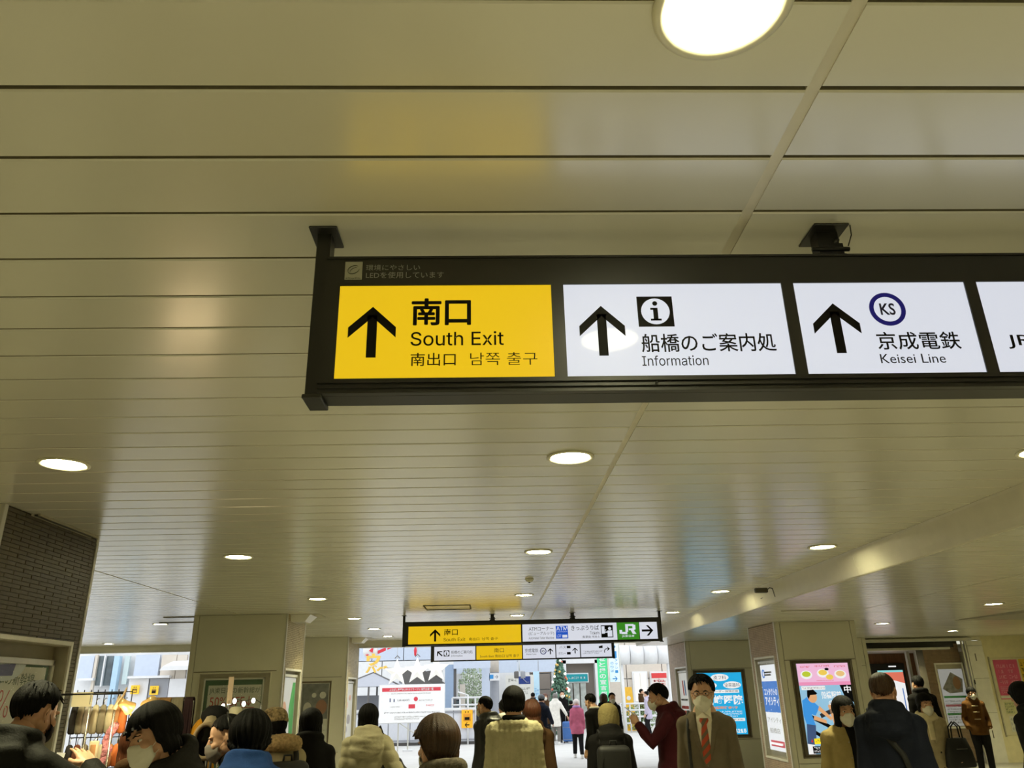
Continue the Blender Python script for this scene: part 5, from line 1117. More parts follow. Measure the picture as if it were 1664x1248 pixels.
# digital board in the passage
ds = empty('digital_board', (9.85,21.86,.55), 0, 'black framed digital board in the side passage', 'screen'); MB().box(0,1.15,-.04,.02,0,1.62,.004).build('housing', M_black, ds); sc_ = MB().box(.40,1.08,-.044,-.04,.1,1.45).build('screen', LB('white',(246,246,246)), ds)
MB().box(.40,1.08,-.046,-.044,1.40,1.45).build('header', LB('cyan',(140,214,214)), sc_); MB().prism([(.40,1.40),(1.08,1.40),(1.08,1.12),(.8,1.2),(.6,1.12),(.40,1.18)],-.046,-.044).build('map_patch', LB('coral',(226,120,96)), sc_); MB().box(.98,1.01,-.046,-.044,.2,1.0).build('map_line', LB('steel',(96,130,190)), sc_); MB().box(.72,.92,-.05,-.04,1.53,1.56).build('status_light', M_sw, ds)
# --- ceiling fittings
sd = empty('smoke_detector', (.448,9.17,2.9), 0, 'small white smoke detector on the ceiling in the middle row', 'detector'); MB().lathe([(0,0),(.05,0),(.05,-.012),(.038,-.03),(.014,-.042),(0,-.042)],20).build('base', M_white, sd); MB().lathe([(0,-.042),(.012,-.042),(.012,-.05),(0,-.052)],12).build('sensor', M_black, sd)
ap = empty('access_panel', (-1.0,11.95,2.895), 0, 'ceiling access panel with dark outline left of the second sign', 'panel')
for b_ in ((0,.7,0,.018),(0,.7,.62,.638),(0,.018,0,.638),(.682,.7,0,.638)): MB().box(b_[0],b_[1],b_[2],b_[3],-.004,.006).build('outline', M_groove, ap)
for x,y,l in ((-4.66,12.95,.5),(-5.0,13.9,.6)):
    s_ = empty('slot_vent', (x,y,2.893), 0, 'dark slot vent %s the stall pillar' % ('touching' if l == .5 else 'in the ceiling left of'), 'vent'); MB().box(-l,0,0,.10,-.004,.006).build('slot', M_black, s_); MB().box(-l-.01,.01,-.012,0,-.006,.006).build('rim', M_inner, s_)
s_ = empty('slot_vent', (4.05,11.15,2.655), 0, 'long dark slot vent in the lower right ceiling', 'vent'); MB().box(0,.68,0,.03,-.003,.005).build('slot', M_groove, s_); MB().box(0,.68,-.008,0,-.005,.005).build('rim', M_inner, s_)
for x, y, t in ((-3.02,12.95,'stall pillar'),(-3.02,18.75,'far left pillar')):
    s_ = empty('speaker_box', (x,y,2.9), 0, 'white wedge speaker box under the ceiling at the '+t, 'speaker'); MB().add([(-.16,0,0),(.16,0,0),(.16,.5,0),(-.16,.5,0),(-.16,.06,-.10),(.06,.06,-.10),(.06,.46,-.10),(-.16,.46,-.10)],[(0,3,2,1),(4,5,6,7),(0,1,5,4),(1,2,6,5),(2,3,7,6),(3,0,4,7)]).build('box', M_white, s_); MB().box(-.13,.03,.09,.43,-.104,-.10).build('grille', mat('pale_grille',(200,198,186),rough=.6), s_)
    MB().box(-.16,.30,-.05,.55,-.003,.0).build('mount_plate', M_inner, s_)
cc = empty('wireless_unit', (3.42,9.9,2.80), 0, 'small dark wireless unit on a thin arm beside the bulkhead', 'antenna'); MB().rbox(-.13,.03,-.03,.03,-.03,.03,.012,2).build('unit', mat('dark_grey_plastic',(76,72,60),rough=.5), cc); MB().tube([(.02,0,0),(.06,0,.03),(.10,0,.02)],.006,6).build('arm', M_black, cc); MB().tube([(.10,0,.02),(.12,0,-.08)],.010,8).build('aerial', M_black, cc); MB().tube([(.10,0,.02),(.17,.1,.0),(.10,.5,-.05)],.004,6).build('cable', M_black, cc)
g_ = empty('ceiling_wedge', (7.85,11.0,2.60), 0, 'dropped grey ceiling wedge at the far right', 'ceiling panel'); MB().add([(0,2.55,.06),(4.7,2.55,.06),(4.7,0.0,.06),(.15,-.0,.06),(0,2.55,.055),(4.7,2.55,.0),(4.7,0,.0),(.15,0,.0)],[(0,1,2,3),(4,7,6,5),(0,4,5,1),(1,5,6,2),(2,6,7,3),(3,7,4,0)]).build('wedge', M_inner, g_)
# ================================================================== the plaza beyond the exits
def at(px, py, Y):
    """point at distance Y down the hall that a survey of the photograph puts at (px, py)"""
    d = _F*1266.67+_R*(px-832)-_U*(py-624); return Vector((0,0,1.7))+d*(Y/d.y)
def rect(px0, py0, px1, py1, Y):
    a, b_ = at(px0,(py0+py1)/2,Y), at(px1,(py0+py1)/2,Y); c_, d = at((px0+px1)/2,py0,Y), at((px0+px1)/2,py1,Y); return a.x, b_.x, d.z, c_.z
tag(MB().box(-30,30,20,60,-.15,-.001).build('floor', M_pave), 'pale paved plaza outside the exit', kind='structure')
W_ = lambda n, c, **k: mat(n, c, rough=k.pop('rough',.6), var=k.pop('var',.03), **k)
O_wht, O_pan, O_beg, O_tau, O_blu, O_gry, O_drk = W_('outdoor_white',(226,226,226)), W_('pale_blue_panel',(196,206,222)), W_('beige_wall_panel',(210,200,186)), W_('taupe_wall_panel',(140,130,120)), W_('steel_blue_panel',(150,170,196)), W_('mid_grey_panel',(150,152,158)), W_('dark_slate',(98,95,92))
O_glass = mat('dark_shop_glass',(92,104,108),rough=.12,var=.4,scale=2)
def slab(o, nm, r_, Y, d, m, base=None):
    bx_ = o.location; return MB().box(r_[0]-bx_.x,r_[1]-bx_.x,Y-bx_.y,Y+d-bx_.y,(r_[2] if base is None else base)-bx_.z,r_[3]-bx_.z).build(nm, m, o)
# -- building straight across: storeys of panels, band, recesses
bld = empty('station_building', (2,41,0), 0, 'pale panelled building across the plaza, seen through the exit', 'building')
def panels(o, x0, x1, z0, z1, y, nx, nz, m, nm='wall_panel', d=.08, g=.02):
    for i in range(nx):
        for k in range(nz):
            a, b_ = x0+(x1-x0)*i/nx+g, x0+(x1-x0)*(i+1)/nx-g; c_, e_ = z0+(z1-z0)*k/nz+g, z0+(z1-z0)*(k+1)/nz-g
            MB().box(a-o.location.x,b_-o.location.x,y-o.location.y,y+d-o.location.y,c_-o.location.z,e_-o.location.z).build(nm, m, o)
MB().box(-14,22,.1,.6,0,9).build('wall', O_wht, bld)
panels(bld,-9,1.9,3.2,6.4,40.9,7,2,O_pan); panels(bld,1.9,3.9,1.0,3.2,40.9,2,3,O_tau); panels(bld,4.9,12,1.0,4.4,40.9,4,3,O_beg); panels(bld,3.9,12,4.5,8.5,40.9,5,2,O_wht); panels(bld,-9,1.9,1.2,3.2,40.9,6,1,O_wht)
# recessed shop front with teal sign
sh_ = empty('storefront', (at(945,1100,39).x,39,0), 0, 'recessed taupe shop front under the teal sign', 'shop front'); r_ = rect(921,1078,968,1150,39)
slab(sh_,'recess',r_,39.5,.1,O_tau,0); 
for a, b_ in ((r_[0]-.15,r_[0]),(r_[1],r_[1]+.15)): MB().box(a-sh_.location.x,b_-sh_.location.x,-.1,.5,0,r_[3]+.15).build('jamb', O_wht, sh_)
MB().box(r_[0]-.15-sh_.location.x,r_[1]+.15-sh_.location.x,-.1,.5,r_[3],r_[3]+.2).build('head', O_wht, sh_)
r2 = rect(922,1110,955,1150,39)
for k in range(3): MB().box(r2[0]+(r2[1]-r2[0])*k/3+.03-sh_.location.x,r2[0]+(r2[1]-r2[0])*(k+1)/3-.03-sh_.location.x,.3,.36,.4,r2[3]).build('pane', mat('bright_shop_glass',(190,196,190),rough=.2,var=.3,scale=3), sh_)
r3 = rect(921,1095.5,955,1107.5,38.6); ts = empty('shop_sign', (r3[0],38.6,r3[2]), 0, 'teal shop sign board with white lettering across the plaza', 'sign'); MB().box(0,r3[1]-r3[0],0,.08,0,r3[3]-r3[2]).build('board', lit('teal_sign',(44,164,176),.6,False), ts); MB().box(-.05,r3[1]-r3[0]+.05,.08,.12,-.05,r3[3]-r3[2]+.05).build('surround', O_wht, ts); MB().box(-.12,.06,.12,.55,.05,r3[3]-r3[2]-.05).build('bracket', O_wht, ts); strokes((.1,r3[1]-r3[0]-.1,.09,r3[3]-r3[2]-.09), ts, O_wht, 1, 71, w=.01)
# pale blue fascia of the walkway roof
fa = empty('walkway_roof', (at(850,1080,36).x,36,2.3), 0, 'pale blue walkway roof fascia beyond the signs', 'roof'); r_ = rect(740,1070,908,1093,36)
for k in range(5): MB().box(r_[0]+(r_[1]-r_[0])*k/5+.01-fa.location.x,r_[0]+(r_[1]-r_[0])*(k+1)/5-.01-fa.location.x,0,.06,r_[2]-2.3,r_[3]-2.3).build('fascia_panel', O_pan, fa)
MB().box(r_[0]-fa.location.x,r_[1]-fa.location.x,.06,3.0,r_[3]-2.36,r_[3]-2.3).build('roof_slab', O_wht, fa)
MB().box(r_[0]-fa.location.x,r_[0]+.25-fa.location.x,1,1.3,-2.3,r_[2]-2.3+.3).build('support', O_wht, fa); MB().box(r_[1]-.25-fa.location.x,r_[1]-fa.location.x,1,1.3,-2.3,r_[2]-2.3+.3).build('support', O_wht, fa)
# round canopy on the right: fat white ribs
cn = empty('round_canopy', (at(1045,1062,34).x,34,2.6), 0, 'white tubular plaza canopy right of the signs', 'canopy'); r_ = rect(1002,1047,1092,1079,34); L_ = r_[1]-r_[0]; rad = (r_[3]-r_[2])/2
for k in range(4): MB().tube([(r_[0]-cn.location.x+L_*k/4+.02,rad,(r_[2]+r_[3])/2-2.6),(r_[0]-cn.location.x+L_*(k+1)/4-.02,rad,(r_[2]+r_[3])/2-2.6)],rad,20).build('segment', O_wht, cn)
for k in (0.1,.95): MB().tube([(r_[0]-cn.location.x+L_*k,rad,-2.6),(r_[0]-cn.location.x+L_*k,rad,r_[2]-2.55)],.07,10).build('post', O_wht, cn)
# shop windows on the right building face
for lb, q, m_ in (('bright shop window in the beige building across the plaza',(1031,1093,1052,1140),lit('lit_window',(250,246,236),.9,False)),('shop window with red sign in the beige building',(1060,1093,1084,1140),lit('lit_window2',(240,236,230),.8,False))):
    r_ = rect(*q,40.7); o = empty('shop_window', (r_[0],40.7,r_[2]), 0, lb, 'window'); w_, h_ = r_[1]-r_[0], r_[3]-r_[2]; MB().box(-.06,w_+.06,.06,.205,-.06,h_+.06).build('frame', O_wht, o)
    for k in range(2): MB().box(w_*k/2+.03,w_*(k+1)/2-.03,.0,.06,0.02,h_-.02).build('pane', m_, o)
    if 'red' in lb: MB().box(0,w_,-.1,0,h_-.25,h_-.02).build('sign_band', mat('red_shop_sign',(214,60,60)), o); strokes((.05,w_-.05,h_-.6,h_-.3), o, mat('red_shop_sign',(214,60,60)), 2, 5, w=.11)
# railings and planting
for k, (px0, px1, Y) in enumerate(((1008,1068,35.0),(735,785,31.4))):
    a, b_ = at(px0,1140,Y).x, at(px1,1140,Y).x; o = empty('railing', (a,Y,0), 0, 'white railing %s' % ('in front of the planting on the right' if k == 0 else 'behind the orange lift sign'), 'railing')
    for z in ((.35,.6,.85,1.1) if k == 0 else (1.25,1.5)): MB().tube([(0,0,z),(b_-a,0,z)],.035,8).build('rail', O_wht, o)
    for q in range(5): MB().tube([((b_-a)*q/4,0,0),((b_-a)*q/4,0,1.1 if k == 0 else 1.5)],.03,8).build('post', O_wht, o)
def bush(name, label, c_, r_, n, m1, seed, m2=None, cone=False, trunk=None, cat='shrub', leaf=.08):
    rr = random.Random(seed); o = empty(name, (c_[0],c_[1],0), 0, label, cat); mb = MB()
    for _ in range(n):
        t = rr.random(); a = rr.uniform(0,2*PI)
        if cone: z = c_[2]-r_[2]+2*r_[2]*t; q = r_[0]*(1-t)**.8*math.sqrt(rr.random()); p = Vector((q*math.cos(a),q*math.sin(a),z))
        else:
            u = rr.uniform(-1,1); k = rr.random()**.33; s_ = math.sqrt(1-u*u); p = Vector((r_[0]*k*s_*math.cos(a),r_[1]*k*s_*math.sin(a),c_[2]+r_[2]*k*u))
        d = Vector((rr.gauss(0,1),rr.gauss(0,1),rr.gauss(0,1))).normalized(); e = d.orthogonal().normalized(); L_ = leaf*rr.uniform(.7,1.3)
        mb.add([p-e*L_*.35, p+d*L_*.6, p+e*L_*.35, p-d*L_*.6],[(0,1,2,3)])
    mb.build('foliage', m1, o, kind='stuff')
    if trunk: MB().tube([(0,0,0),(0,0,trunk)],[.06,.04],8).build('trunk', mat('bark_brown',(96,78,60),rough=.9), o)
    return o
M_leafy = mat('green_shrub_leaf',(112,138,84),rough=.6,var=.4,scale=3); p_ = at(1037,1152,35.6)
bush('shrub','low green shrub behind the white railing',(p_.x,35.6,.55),(1.0,.5,.5),900,M_leafy,4)
p_ = at(768,1115,35); bush('tree','small pine tree seen through the glazed frame left of the column',(p_.x,35,1.9),(.62,.6,.95),1500,mat('pine_leaf',(150,164,134),rough=.7,var=.4,scale=4),6,trunk=1.6,cat='tree')
# Christmas tree with baubles and lights
p_ = at(910,1110,31); xt = bush('christmas_tree','tall narrow Christmas tree with baubles in the plaza',(p_.x,31,1.55),(.62,.62,1.35),2600,mat('fir_green',(104,140,118),rough=.7,var=.4,scale=5),8,cone=True,trunk=.5,cat='tree',leaf=.11); rr = random.Random(5)
bmesh_ = {c: MB().ell((0,0,0),(.045,.045,.045),10,8).mesh('bauble') for c in 'rwg'}
for c, m_ in zip('rwg',(mat('coral_bauble',(222,110,86),rough=.25),mat('white_light',(250,246,236),emit=.9),mat('gold_bauble',(220,180,96),rough=.25))): bmesh_[c].materials.append(m_)
for k in range(60):
    t = rr.random()**1.2; a = rr.uniform(PI,2*PI); q = .62*(1-t)**.8*1.02; o = bpy.data.objects.new('bauble', bmesh_['rwg'[k % 3]]); COL.objects.link(o); o.parent = xt; o.location = (q*math.cos(a),q*math.sin(a),.2+2.7*t)
# tall green banner and the white taxi sign
def vboard(name, label, px0, py0, px1, py1, Y, m, s, m2, fs, cat='banner'):
    r_ = rect(px0,py0,px1,py1,Y); o = empty(name, (r_[0],Y,0), 0, label, cat); w_ = r_[1]-r_[0]; MB().box(0,w_,0,.04,r_[2],r_[3]).build('board', m, o); MB().tube([(w_+.03,.02,0),(w_+.03,.02,r_[3]+.05)],.025,8).build('pole', M_alu, o)
    return o, w_, r_[2], r_[3]
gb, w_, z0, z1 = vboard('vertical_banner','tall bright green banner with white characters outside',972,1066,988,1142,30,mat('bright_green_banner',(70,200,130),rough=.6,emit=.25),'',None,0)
for k, ch in enumerate('祉と緑の宣言都市'): hh = (z1-z0)/8; text(ch,(w_*.18,w_*.82,z1-(k+1)*hh+hh*.1,z1-k*hh-hh*.1),gb,O_wht,w=.004,bold=.02)
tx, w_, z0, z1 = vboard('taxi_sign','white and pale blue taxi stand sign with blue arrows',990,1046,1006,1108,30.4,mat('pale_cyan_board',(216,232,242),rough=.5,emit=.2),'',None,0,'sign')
M_sb = mat('signal_blue',(48,140,206),rough=.5); hh = (z1-z0)
MB().box(.05*w_,.8*w_,-.004,0,z0+.62*hh,z0+.80*hh).build('pictogram', M_sb, tx); mb = MB(); arrow(mb,w_*.5,z0+.08*hh,w_*.5,-90,-.004,0); mb.build('arrow', M_sb, tx); mb = MB(); arrow(mb,w_*.5,z0+.92*hh,w_*.5,-90,-.004,0); mb.build('arrow', M_sb, tx)
for k, ch in enumerate('タクシー'): text(ch if ch != 'ー' else '|',(w_*.55,w_*.85,z0+hh*(.53-.1*k),z0+hh*(.6-.1*k)),tx,M_sb,w=.004)
for k, ch in enumerate('のりば'): text(ch,(w_*.12,w_*.42,z0+hh*(.45-.1*k),z0+hh*(.52-.1*k)),tx,M_sb,w=.004)
# column, escalator board, small arrow sign
r_ = rect(796,1068,811,1150,33); o = empty('round_column', ((r_[0]+r_[1])/2,33,0), 0, 'grey round column in the plaza behind the leather jacket', 'column'); rd = (r_[1]-r_[0])/2; MB().lathe([(rd*1.1,0),(rd*1.1,.1),(rd,.12),(rd,2.35),(rd*.98,2.4),(rd*.98,3.6)],24).build('shaft', O_gry, o); MB().lathe([(rd*1.01,2.4),(rd*1.01,3.5)],24).build('sleeve', O_beg, o)
r_ = rect(795,1094,812,1106,32.6); o = empty('arrow_sign', (r_[0],32.6,r_[2]), 0, 'small white arrow sign on the grey column', 'sign'); w_, h_ = r_[1]-r_[0], r_[3]-r_[2]; MB().box(0,w_,0,.05,0,h_).build('board', O_wht, o); MB().box(.05*w_,.4*w_,-.004,0,.25*h_,.8*h_).build('pictogram', M_sb, o); mb = MB(); arrow(mb,w_*.7,h_*.5,h_*.5,-90,-.004,0); mb.build('arrow', O_gry, o)
r_ = rect(822,1097,868,1160,34); o = empty('escalator_sign', (r_[0],34,0), 0, 'pale board with navy escalator pictogram in the plaza', 'sign'); w_ = r_[1]-r_[0]; MB().box(0,w_,0,.08,.25,r_[3]).build('board', W_('pale_grey_board',(222,220,212)), o); 
for u in (.06,w_-.06): MB().box(u-.04,u+.04,.08,.14,0,r_[3]).build('leg', M_alu, o)
q_ = rect(843,1099,862,1111.5,33.9); MB().box(q_[0]-r_[0],q_[1]-r_[0],-.006,0,q_[2],q_[3]).build('pictogram_plate', mat('navy_plate',(30,56,128),rough=.4), o); u0, u1, v0, v1 = q_[0]-r_[0], q_[1]-r_[0], q_[2], q_[3]
MB().tube([(u0+.08,-.01,v1-.07),(u0+.16,-.01,v1-.07),(u1-.16,-.01,v0+.07),(u1-.06,-.01,v0+.07)],.035,8,ry=.2).build('pictogram', O_wht, o); strokes((.12,u0-.05,v0+.05,v1-.05),o,M_greytxt,1,81,w=.006); strokes((.5*w_,.85*w_,1.55,1.85),o,M_greytxt,2,82,w=.006)
r_ = rect(867,1091,877,1150,35); o = empty('blue_panel', (r_[0],35,0), 0, 'slim pale blue standing panel right of the escalator board', 'panel'); MB().box(0,r_[1]-r_[0],0,.06,.05,r_[3]).build('board', W_('pale_cyan_panel',(190,222,240)), o); MB().box(-.05,r_[1]-r_[0]+.05,-.1,.16,0,.05).build('foot', O_gry, o); strokes((.04,r_[1]-r_[0]-.04,1.3,1.8),o,M_sb,3,83,w=.004)
r_ = rect(836,1090,852,1097,32.8); o = empty('ceiling_camera', ((r_[0]+r_[1])/2,32.8,r_[3]), 0, 'pair of dark hanging loudspeakers under the walkway roof', 'speaker'); 
for s in (-.12,.14): MB().rbox(s-.09,s+.09,-.1,.1,-.28,-.02,.03,2).build('box', O_drk if s < 0 else O_gry, o)
MB().tube([(0,0,-.02),(0,0,.5)],.015,6).build('hanger', M_alu, o); MB().box(-.12,.14,-.01,.01,-.03,0).build('bar', M_alu, o)
# parapet with panels, rails and lift sign
pa = empty('parapet_wall', (-2.2,29.85,0), 0, 'grey panelled parapet wall behind the sponsor board', 'wall'); x0, x1 = at(560,1180,29.85).x, at(772,1180,29.85).x
for k in range(6): MB().box(x0+(x1-x0)*k/6+.012+2.2,x0+(x1-x0)*(k+1)/6-.012+2.2,0,.06,.10,1.10).build('panel', W_('light_grey_panel',(214,216,222)), pa)
MB().box(x0+2.2,x1+2.2,.06,.3,0,1.10).build('core', O_drk, pa); MB().box(x0+2.2,x1+2.2,-.05,.34,1.10,1.18).build('coping', O_wht, pa)
for z in (.14,1.02): MB().box(x0+2.2,x1+2.2,-.03,-.004,z,z+.04).build('rail', O_gry, pa)
MB().tube([(x1+2.2-.25,-.06,0),(x1+2.2-.25,-.06,1.6),(x1+2.2-.6,-.06,1.7)],.03,8).build('handrail', O_wht, pa)
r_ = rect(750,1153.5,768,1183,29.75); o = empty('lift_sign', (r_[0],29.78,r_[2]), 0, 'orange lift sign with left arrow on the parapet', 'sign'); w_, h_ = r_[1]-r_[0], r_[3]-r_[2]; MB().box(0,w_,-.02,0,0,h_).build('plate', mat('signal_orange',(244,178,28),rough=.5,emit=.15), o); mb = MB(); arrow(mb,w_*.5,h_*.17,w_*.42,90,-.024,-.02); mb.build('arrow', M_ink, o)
mb = MB(); mb.ring(0,0,.0,.0,0,0,3) if False else None; MB().rbox(w_*.16,w_*.84,-.024,-.02,h_*.38,h_*.80,.0015,1).build('lift_box', mat('deep_orange',(226,150,20)), o); MB().box(w_*.28,w_*.72,-.028,-.024,h_*.44,h_*.60).build('lift_people', M_ink, o)
for u in (.36,.6): MB().disc(w_*u,h_*.88,w_*.055,-.024,-.02,10).build('lift_arrow', M_ink, o)
# parked cars glimpsed over the parapet
c_ = at(756,1148,38.4); o = empty('parked_car', (c_.x,38.4,0), 0, 'dark parked car glimpsed over the parapet and railing', 'car')
body = [(-.72,.35),(-.74,.80),(-.60,.98),(-.42,1.40),(.42,1.40),(.60,.98),(.74,.80),(.72,.35)]; MB().prism(body,-1.6,1.6).build('body', mat('black_car_paint',(34,34,38),rough=.2,coat=.6), o); MB().prism([(-.52,1.02),(-.38,1.35),(.38,1.35),(.52,1.02)],-1.63,-1.6).build('rear_window', O_glass, o)
for s in (-.55,.55): MB().box(s-.12,s+.12,-1.62,-1.6,.76,.86).build('tail_light', mat('tail_light_red',(150,30,30)), o)
for s in (-.6,.6):
    for yy in (-1.0,1.0): MB().tube([(s-.09,yy,.3),(s+.09,yy,.3)],.3,16).build('wheel', M_black, o)
# glazed frame building left of the column
gf = empty('glazed_kiosk', (at(740,1110,32).x,32,0), 0, 'steel blue framed kiosk behind the sponsor board', 'kiosk'); r_ = rect(723,1080,737,1152,32); slab(gf,'blue_panel',r_,32,.1,O_blu,0); r_ = rect(737,1086,741.5,1152,32.05); slab(gf,'mullion',r_,32.05,.08,O_drk,0); r_ = rect(783,1086,796,1152,32.6); slab(gf,'pale_panel',r_,32.6,.08,O_pan,0)
r_ = rect(737,1070,797,1086,31.9); slab(gf,'fascia',r_,31.9,.08,O_pan); r_ = rect(747,1112,756,1152,33.5); slab(gf,'back_panel',r_,33.5,.06,O_beg,0)
# sponsor board on its stand
r_ = rect(616,1113,722,1174,27); o = empty('sponsor_board', (r_[0],27,0), R(2), 'white sponsor board with red heading standing outside the exit', 'sign board'); w_, z0, z1 = r_[1]-r_[0], r_[2], r_[3]; h_ = z1-z0
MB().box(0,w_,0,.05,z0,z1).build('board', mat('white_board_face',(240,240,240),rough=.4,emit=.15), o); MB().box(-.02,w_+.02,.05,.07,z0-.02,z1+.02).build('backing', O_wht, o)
hd = MB().box(w_*.04,w_*.94,-.004,0,z1-h_*.17,z1-h_*.07).build('red_heading', mat('heading_red',(226,70,84),rough=.5), o); text('ふなばし希望あふれるミラージュ 協賛企業一覧',(w_*.15,w_*.83,z1-h_*.155,z1-h_*.085),hd,O_wht,w=.006,bold=.02)
strokes((w_*.18,w_*.80,z1-h_*.25,z1-h_*.21),o,M_greytxt,1,91,w=.004); MB().box(w_*.16,w_*.175,-.004,0,z1-h_*.45,z1-h_*.35).build('logo_bar', M_nv, o); MB().box(w_*.22,w_*.235,-.004,0,z1-h_*.45,z1-h_*.37).build('logo_bar', M_nv, o); text('LaLaport',(w_*.28,w_*.46,z1-h_*.44,z1-h_*.375),o,M_dg,w=.004); MB().disc(w_*.56,z1-h_*.38,w_*.032,-.004,0,20).build('red_logo', mat('heading_red',(226,70,84)), o); strokes((w_*.61,w_*.82,z1-h_*.44,z1-h_*.39),o,M_greytxt,1,92,w=.004)
MB().box(w_*.45,w_*.55,-.004,0,z1-h_*.63,z1-h_*.52).build('red_logo', mat('heading_red',(226,70,84)), o); text('PARCO',(w_*.72,w_*.84,z1-h_*.58,z1-h_*.53),o,mat('heading_red',(226,70,84)),w=.004); strokes((w_*.17,w_*.33,z1-h_*.60,z1-h_*.56),o,M_greytxt,1,93,w=.004); strokes((w_*.08,w_*.92,z1-h_*.76,z1-h_*.71),o,M_dg,1,94,w=.004); strokes((w_*.24,w_*.72,z1-h_*.93,z1-h_*.82),o,M_greytxt,2,95,w=.004)
for u in (.30,.45,.95): MB().box(w_*u-.02,w_*u+.02,.06,.10,0,z1).build('leg', M_alu, o)
MB().tube([(w_*.32,.08,z0-.02),(w_*.62,.08,z0-.42)],.015,6).build('brace', M_alu, o); MB().box(w_*.38,w_*.52,-.05,.25,0,.05).build('foot', O_wht, o)
# tent
r_ = rect(592,1093,660,1150,31.3); o = empty('market_tent', (at(607,1100,31.3).x,31.3,0), 0, 'grey peaked tent at the left edge of the exit view', 'tent'); hx = 1.15; pk, ev = at(607,1093,31.3).z, at(607,1116,31.3).z
MB().add([(-hx,-1.1,ev),(hx,-1.1,ev),(hx,1.1,ev),(-hx,1.1,ev),(0,0,pk)],[(0,1,4),(1,2,4),(2,3,4),(3,0,4)]).build('canopy', W_('grey_tent_cloth',(168,170,178)), o)
for a, b_ in (((-hx,-1.1,ev),(0,0,pk)),((hx,-1.1,ev),(0,0,pk))): MB().tube([a,b_],.03,6).build('ridge', O_drk, o)
for sx_ in (-hx,0,hx):
    for sy_ in (-1.1,1.1): MB().tube([(sx_,sy_,0),(sx_,sy_,ev)],.035,6).build('post', O_drk, o)
MB().box(-hx,hx,1.0,1.05,.1,ev-.3).build('side_wall', O_gry, o)
# stair roof and stars
so = empty('stair_roof', (at(690,1100,35).x,35,0), 0, 'dark slanted stair roof behind the star decorations', 'roof')
for k, q in enumerate((((628,1085),(655,1085),(720,1121),(668,1121)),((655,1100),(672,1085),(682,1085),(740,1121),(690,1121)),((690,1090),(716,1086),(716,1112),(700,1118)))):
    P_ = [at(a,b_,35) for a,b_ in q]; MB().prism([(p.x-so.location.x,p.z) for p in P_],.45*k,.45*k+.3).build('roof_panel', O_drk, so)
for u in (-1.2,.0,1.4): MB().box(u,u+.12,1.25,1.37,0,2.2).build('post', O_gry, so)
for k, (px, py) in enumerate(((645,1093),(677,1090),(709,1087))):
    c_ = at(px,py,26); o = empty('star_decoration', (c_.x,26+.22*(k==1),c_.z), 0, 'white star decoration, %s of three' % ('leftmost','middle','rightmost')[k], 'star', 'star decorations over the sponsor board'); mb = MB(); P_ = []
    for i in range(10): a = PI/2+i*PI/5; q = .42 if i % 2 == 0 else .175; P_.append((q*math.cos(a),q*math.sin(a)))
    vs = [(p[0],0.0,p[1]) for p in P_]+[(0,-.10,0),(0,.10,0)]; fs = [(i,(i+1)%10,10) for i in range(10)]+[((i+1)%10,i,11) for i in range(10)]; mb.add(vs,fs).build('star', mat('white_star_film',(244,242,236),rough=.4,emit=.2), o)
    MB().tube([(0,0,.4),(0,0,5.2-c_.z)],.006,5).build('wire', M_alu, o); MB().tube([(-.08,0,.42),(0,0,.5),(.08,0,.42)],.014,5).build('bow', O_drk, o)
gn = empty('decoration_gantry', (-6.8,26,0), 0, 'tall white gantry that carries the hanging decorations outside', 'gantry')
for yy in (-.5,.0,.22,.5): MB().tube([(0,yy,5.2),(6.2,yy,5.2)],.03,8).build('arm', O_wht, gn)
for yy in (-.5,.5): MB().tube([(0,yy,0),(0,yy,5.2)],.06,10).build('post', O_wht, gn)
MB().tube([(0,-.5,5.2),(0,.5,5.2)],.04,8).build('cross_bar', O_wht, gn)
# balloon letters and red ribbons
for nm, lb, px, py, s_, ch, m_ in (('balloon_letter','large yellow balloon letter at the left of the exit view',607,1072,.36,'ウ',mat('yellow_balloon',(250,206,96),rough=.25)),('balloon_letter','row of small yellow balloon letters under the large one',612,1087,.22,'バベ',mat('yellow_balloon',(250,206,96)))):
    c_ = at(px,py,25.5); o = empty(nm, (c_.x,25.48,c_.z), 0, lb, 'balloon'); text(ch,(-s_*.6 if len(ch)==1 else -.34,s_*.6 if len(ch)==1 else .34,-s_*.5,s_*.5),o,m_,w=0,bold=.05,name='letter')
    for q in o.children: sd_ = q.modifiers.new('t','SOLIDIFY'); sd_.thickness = .08
    MB().tube([(0,.02,s_*.5),(0,.02,5.2-c_.z)],.004,5).build('string', M_alu, o)
for px, py, w_, lb in ((602,1058,.5,'round white balloon with red print at the exit corner'),(632,1056,.55,'red and white ribbon hanging at the exit corner'),(675,1057,.10,'thin red tassel hanging above the stars')):
    c_ = at(px,py,26.5); o = empty('hanging_ornament', (c_.x,26.5,c_.z), 0, lb, 'ornament')
    if 'balloon' in lb: MB().ell((0,0,0),(.24,.2,.24),18,12).build('balloon', O_wht, o); MB().prism([(-.02,.0),(.12,.12),(.10,-.06)],-.21,-.17).build('print', mat('ornament_red',(220,56,70)), o); MB().prism([(-.14,-.12),(-.02,-.10),(-.06,-.16)],-.19,-.15).build('print', mat('ornament_red',(220,56,70)), o)
    elif 'ribbon' in lb: MB().prism([(-.35,-.12),(-.10,-.02),(-.10,.08),(-.35,-.02)],-.02,.02).build('ribbon', mat('ornament_red',(220,56,70)), o); MB().prism([(-.05,0),(.30,.14),(.30,.28),(-.05,.14)],-.02,.02).build('ribbon', mat('ornament_red',(220,56,70)), o)
    else: MB().tube([(0,0,.14),(0,0,0),(0,0,-.16)],[.02,.05,.03],8).build('tassel', mat('ornament_red',(220,56,70)), o)
    MB().tube([(0,0,.1),(0,0,5.2-c_.z)],.004,5).build('string', M_alu, o)
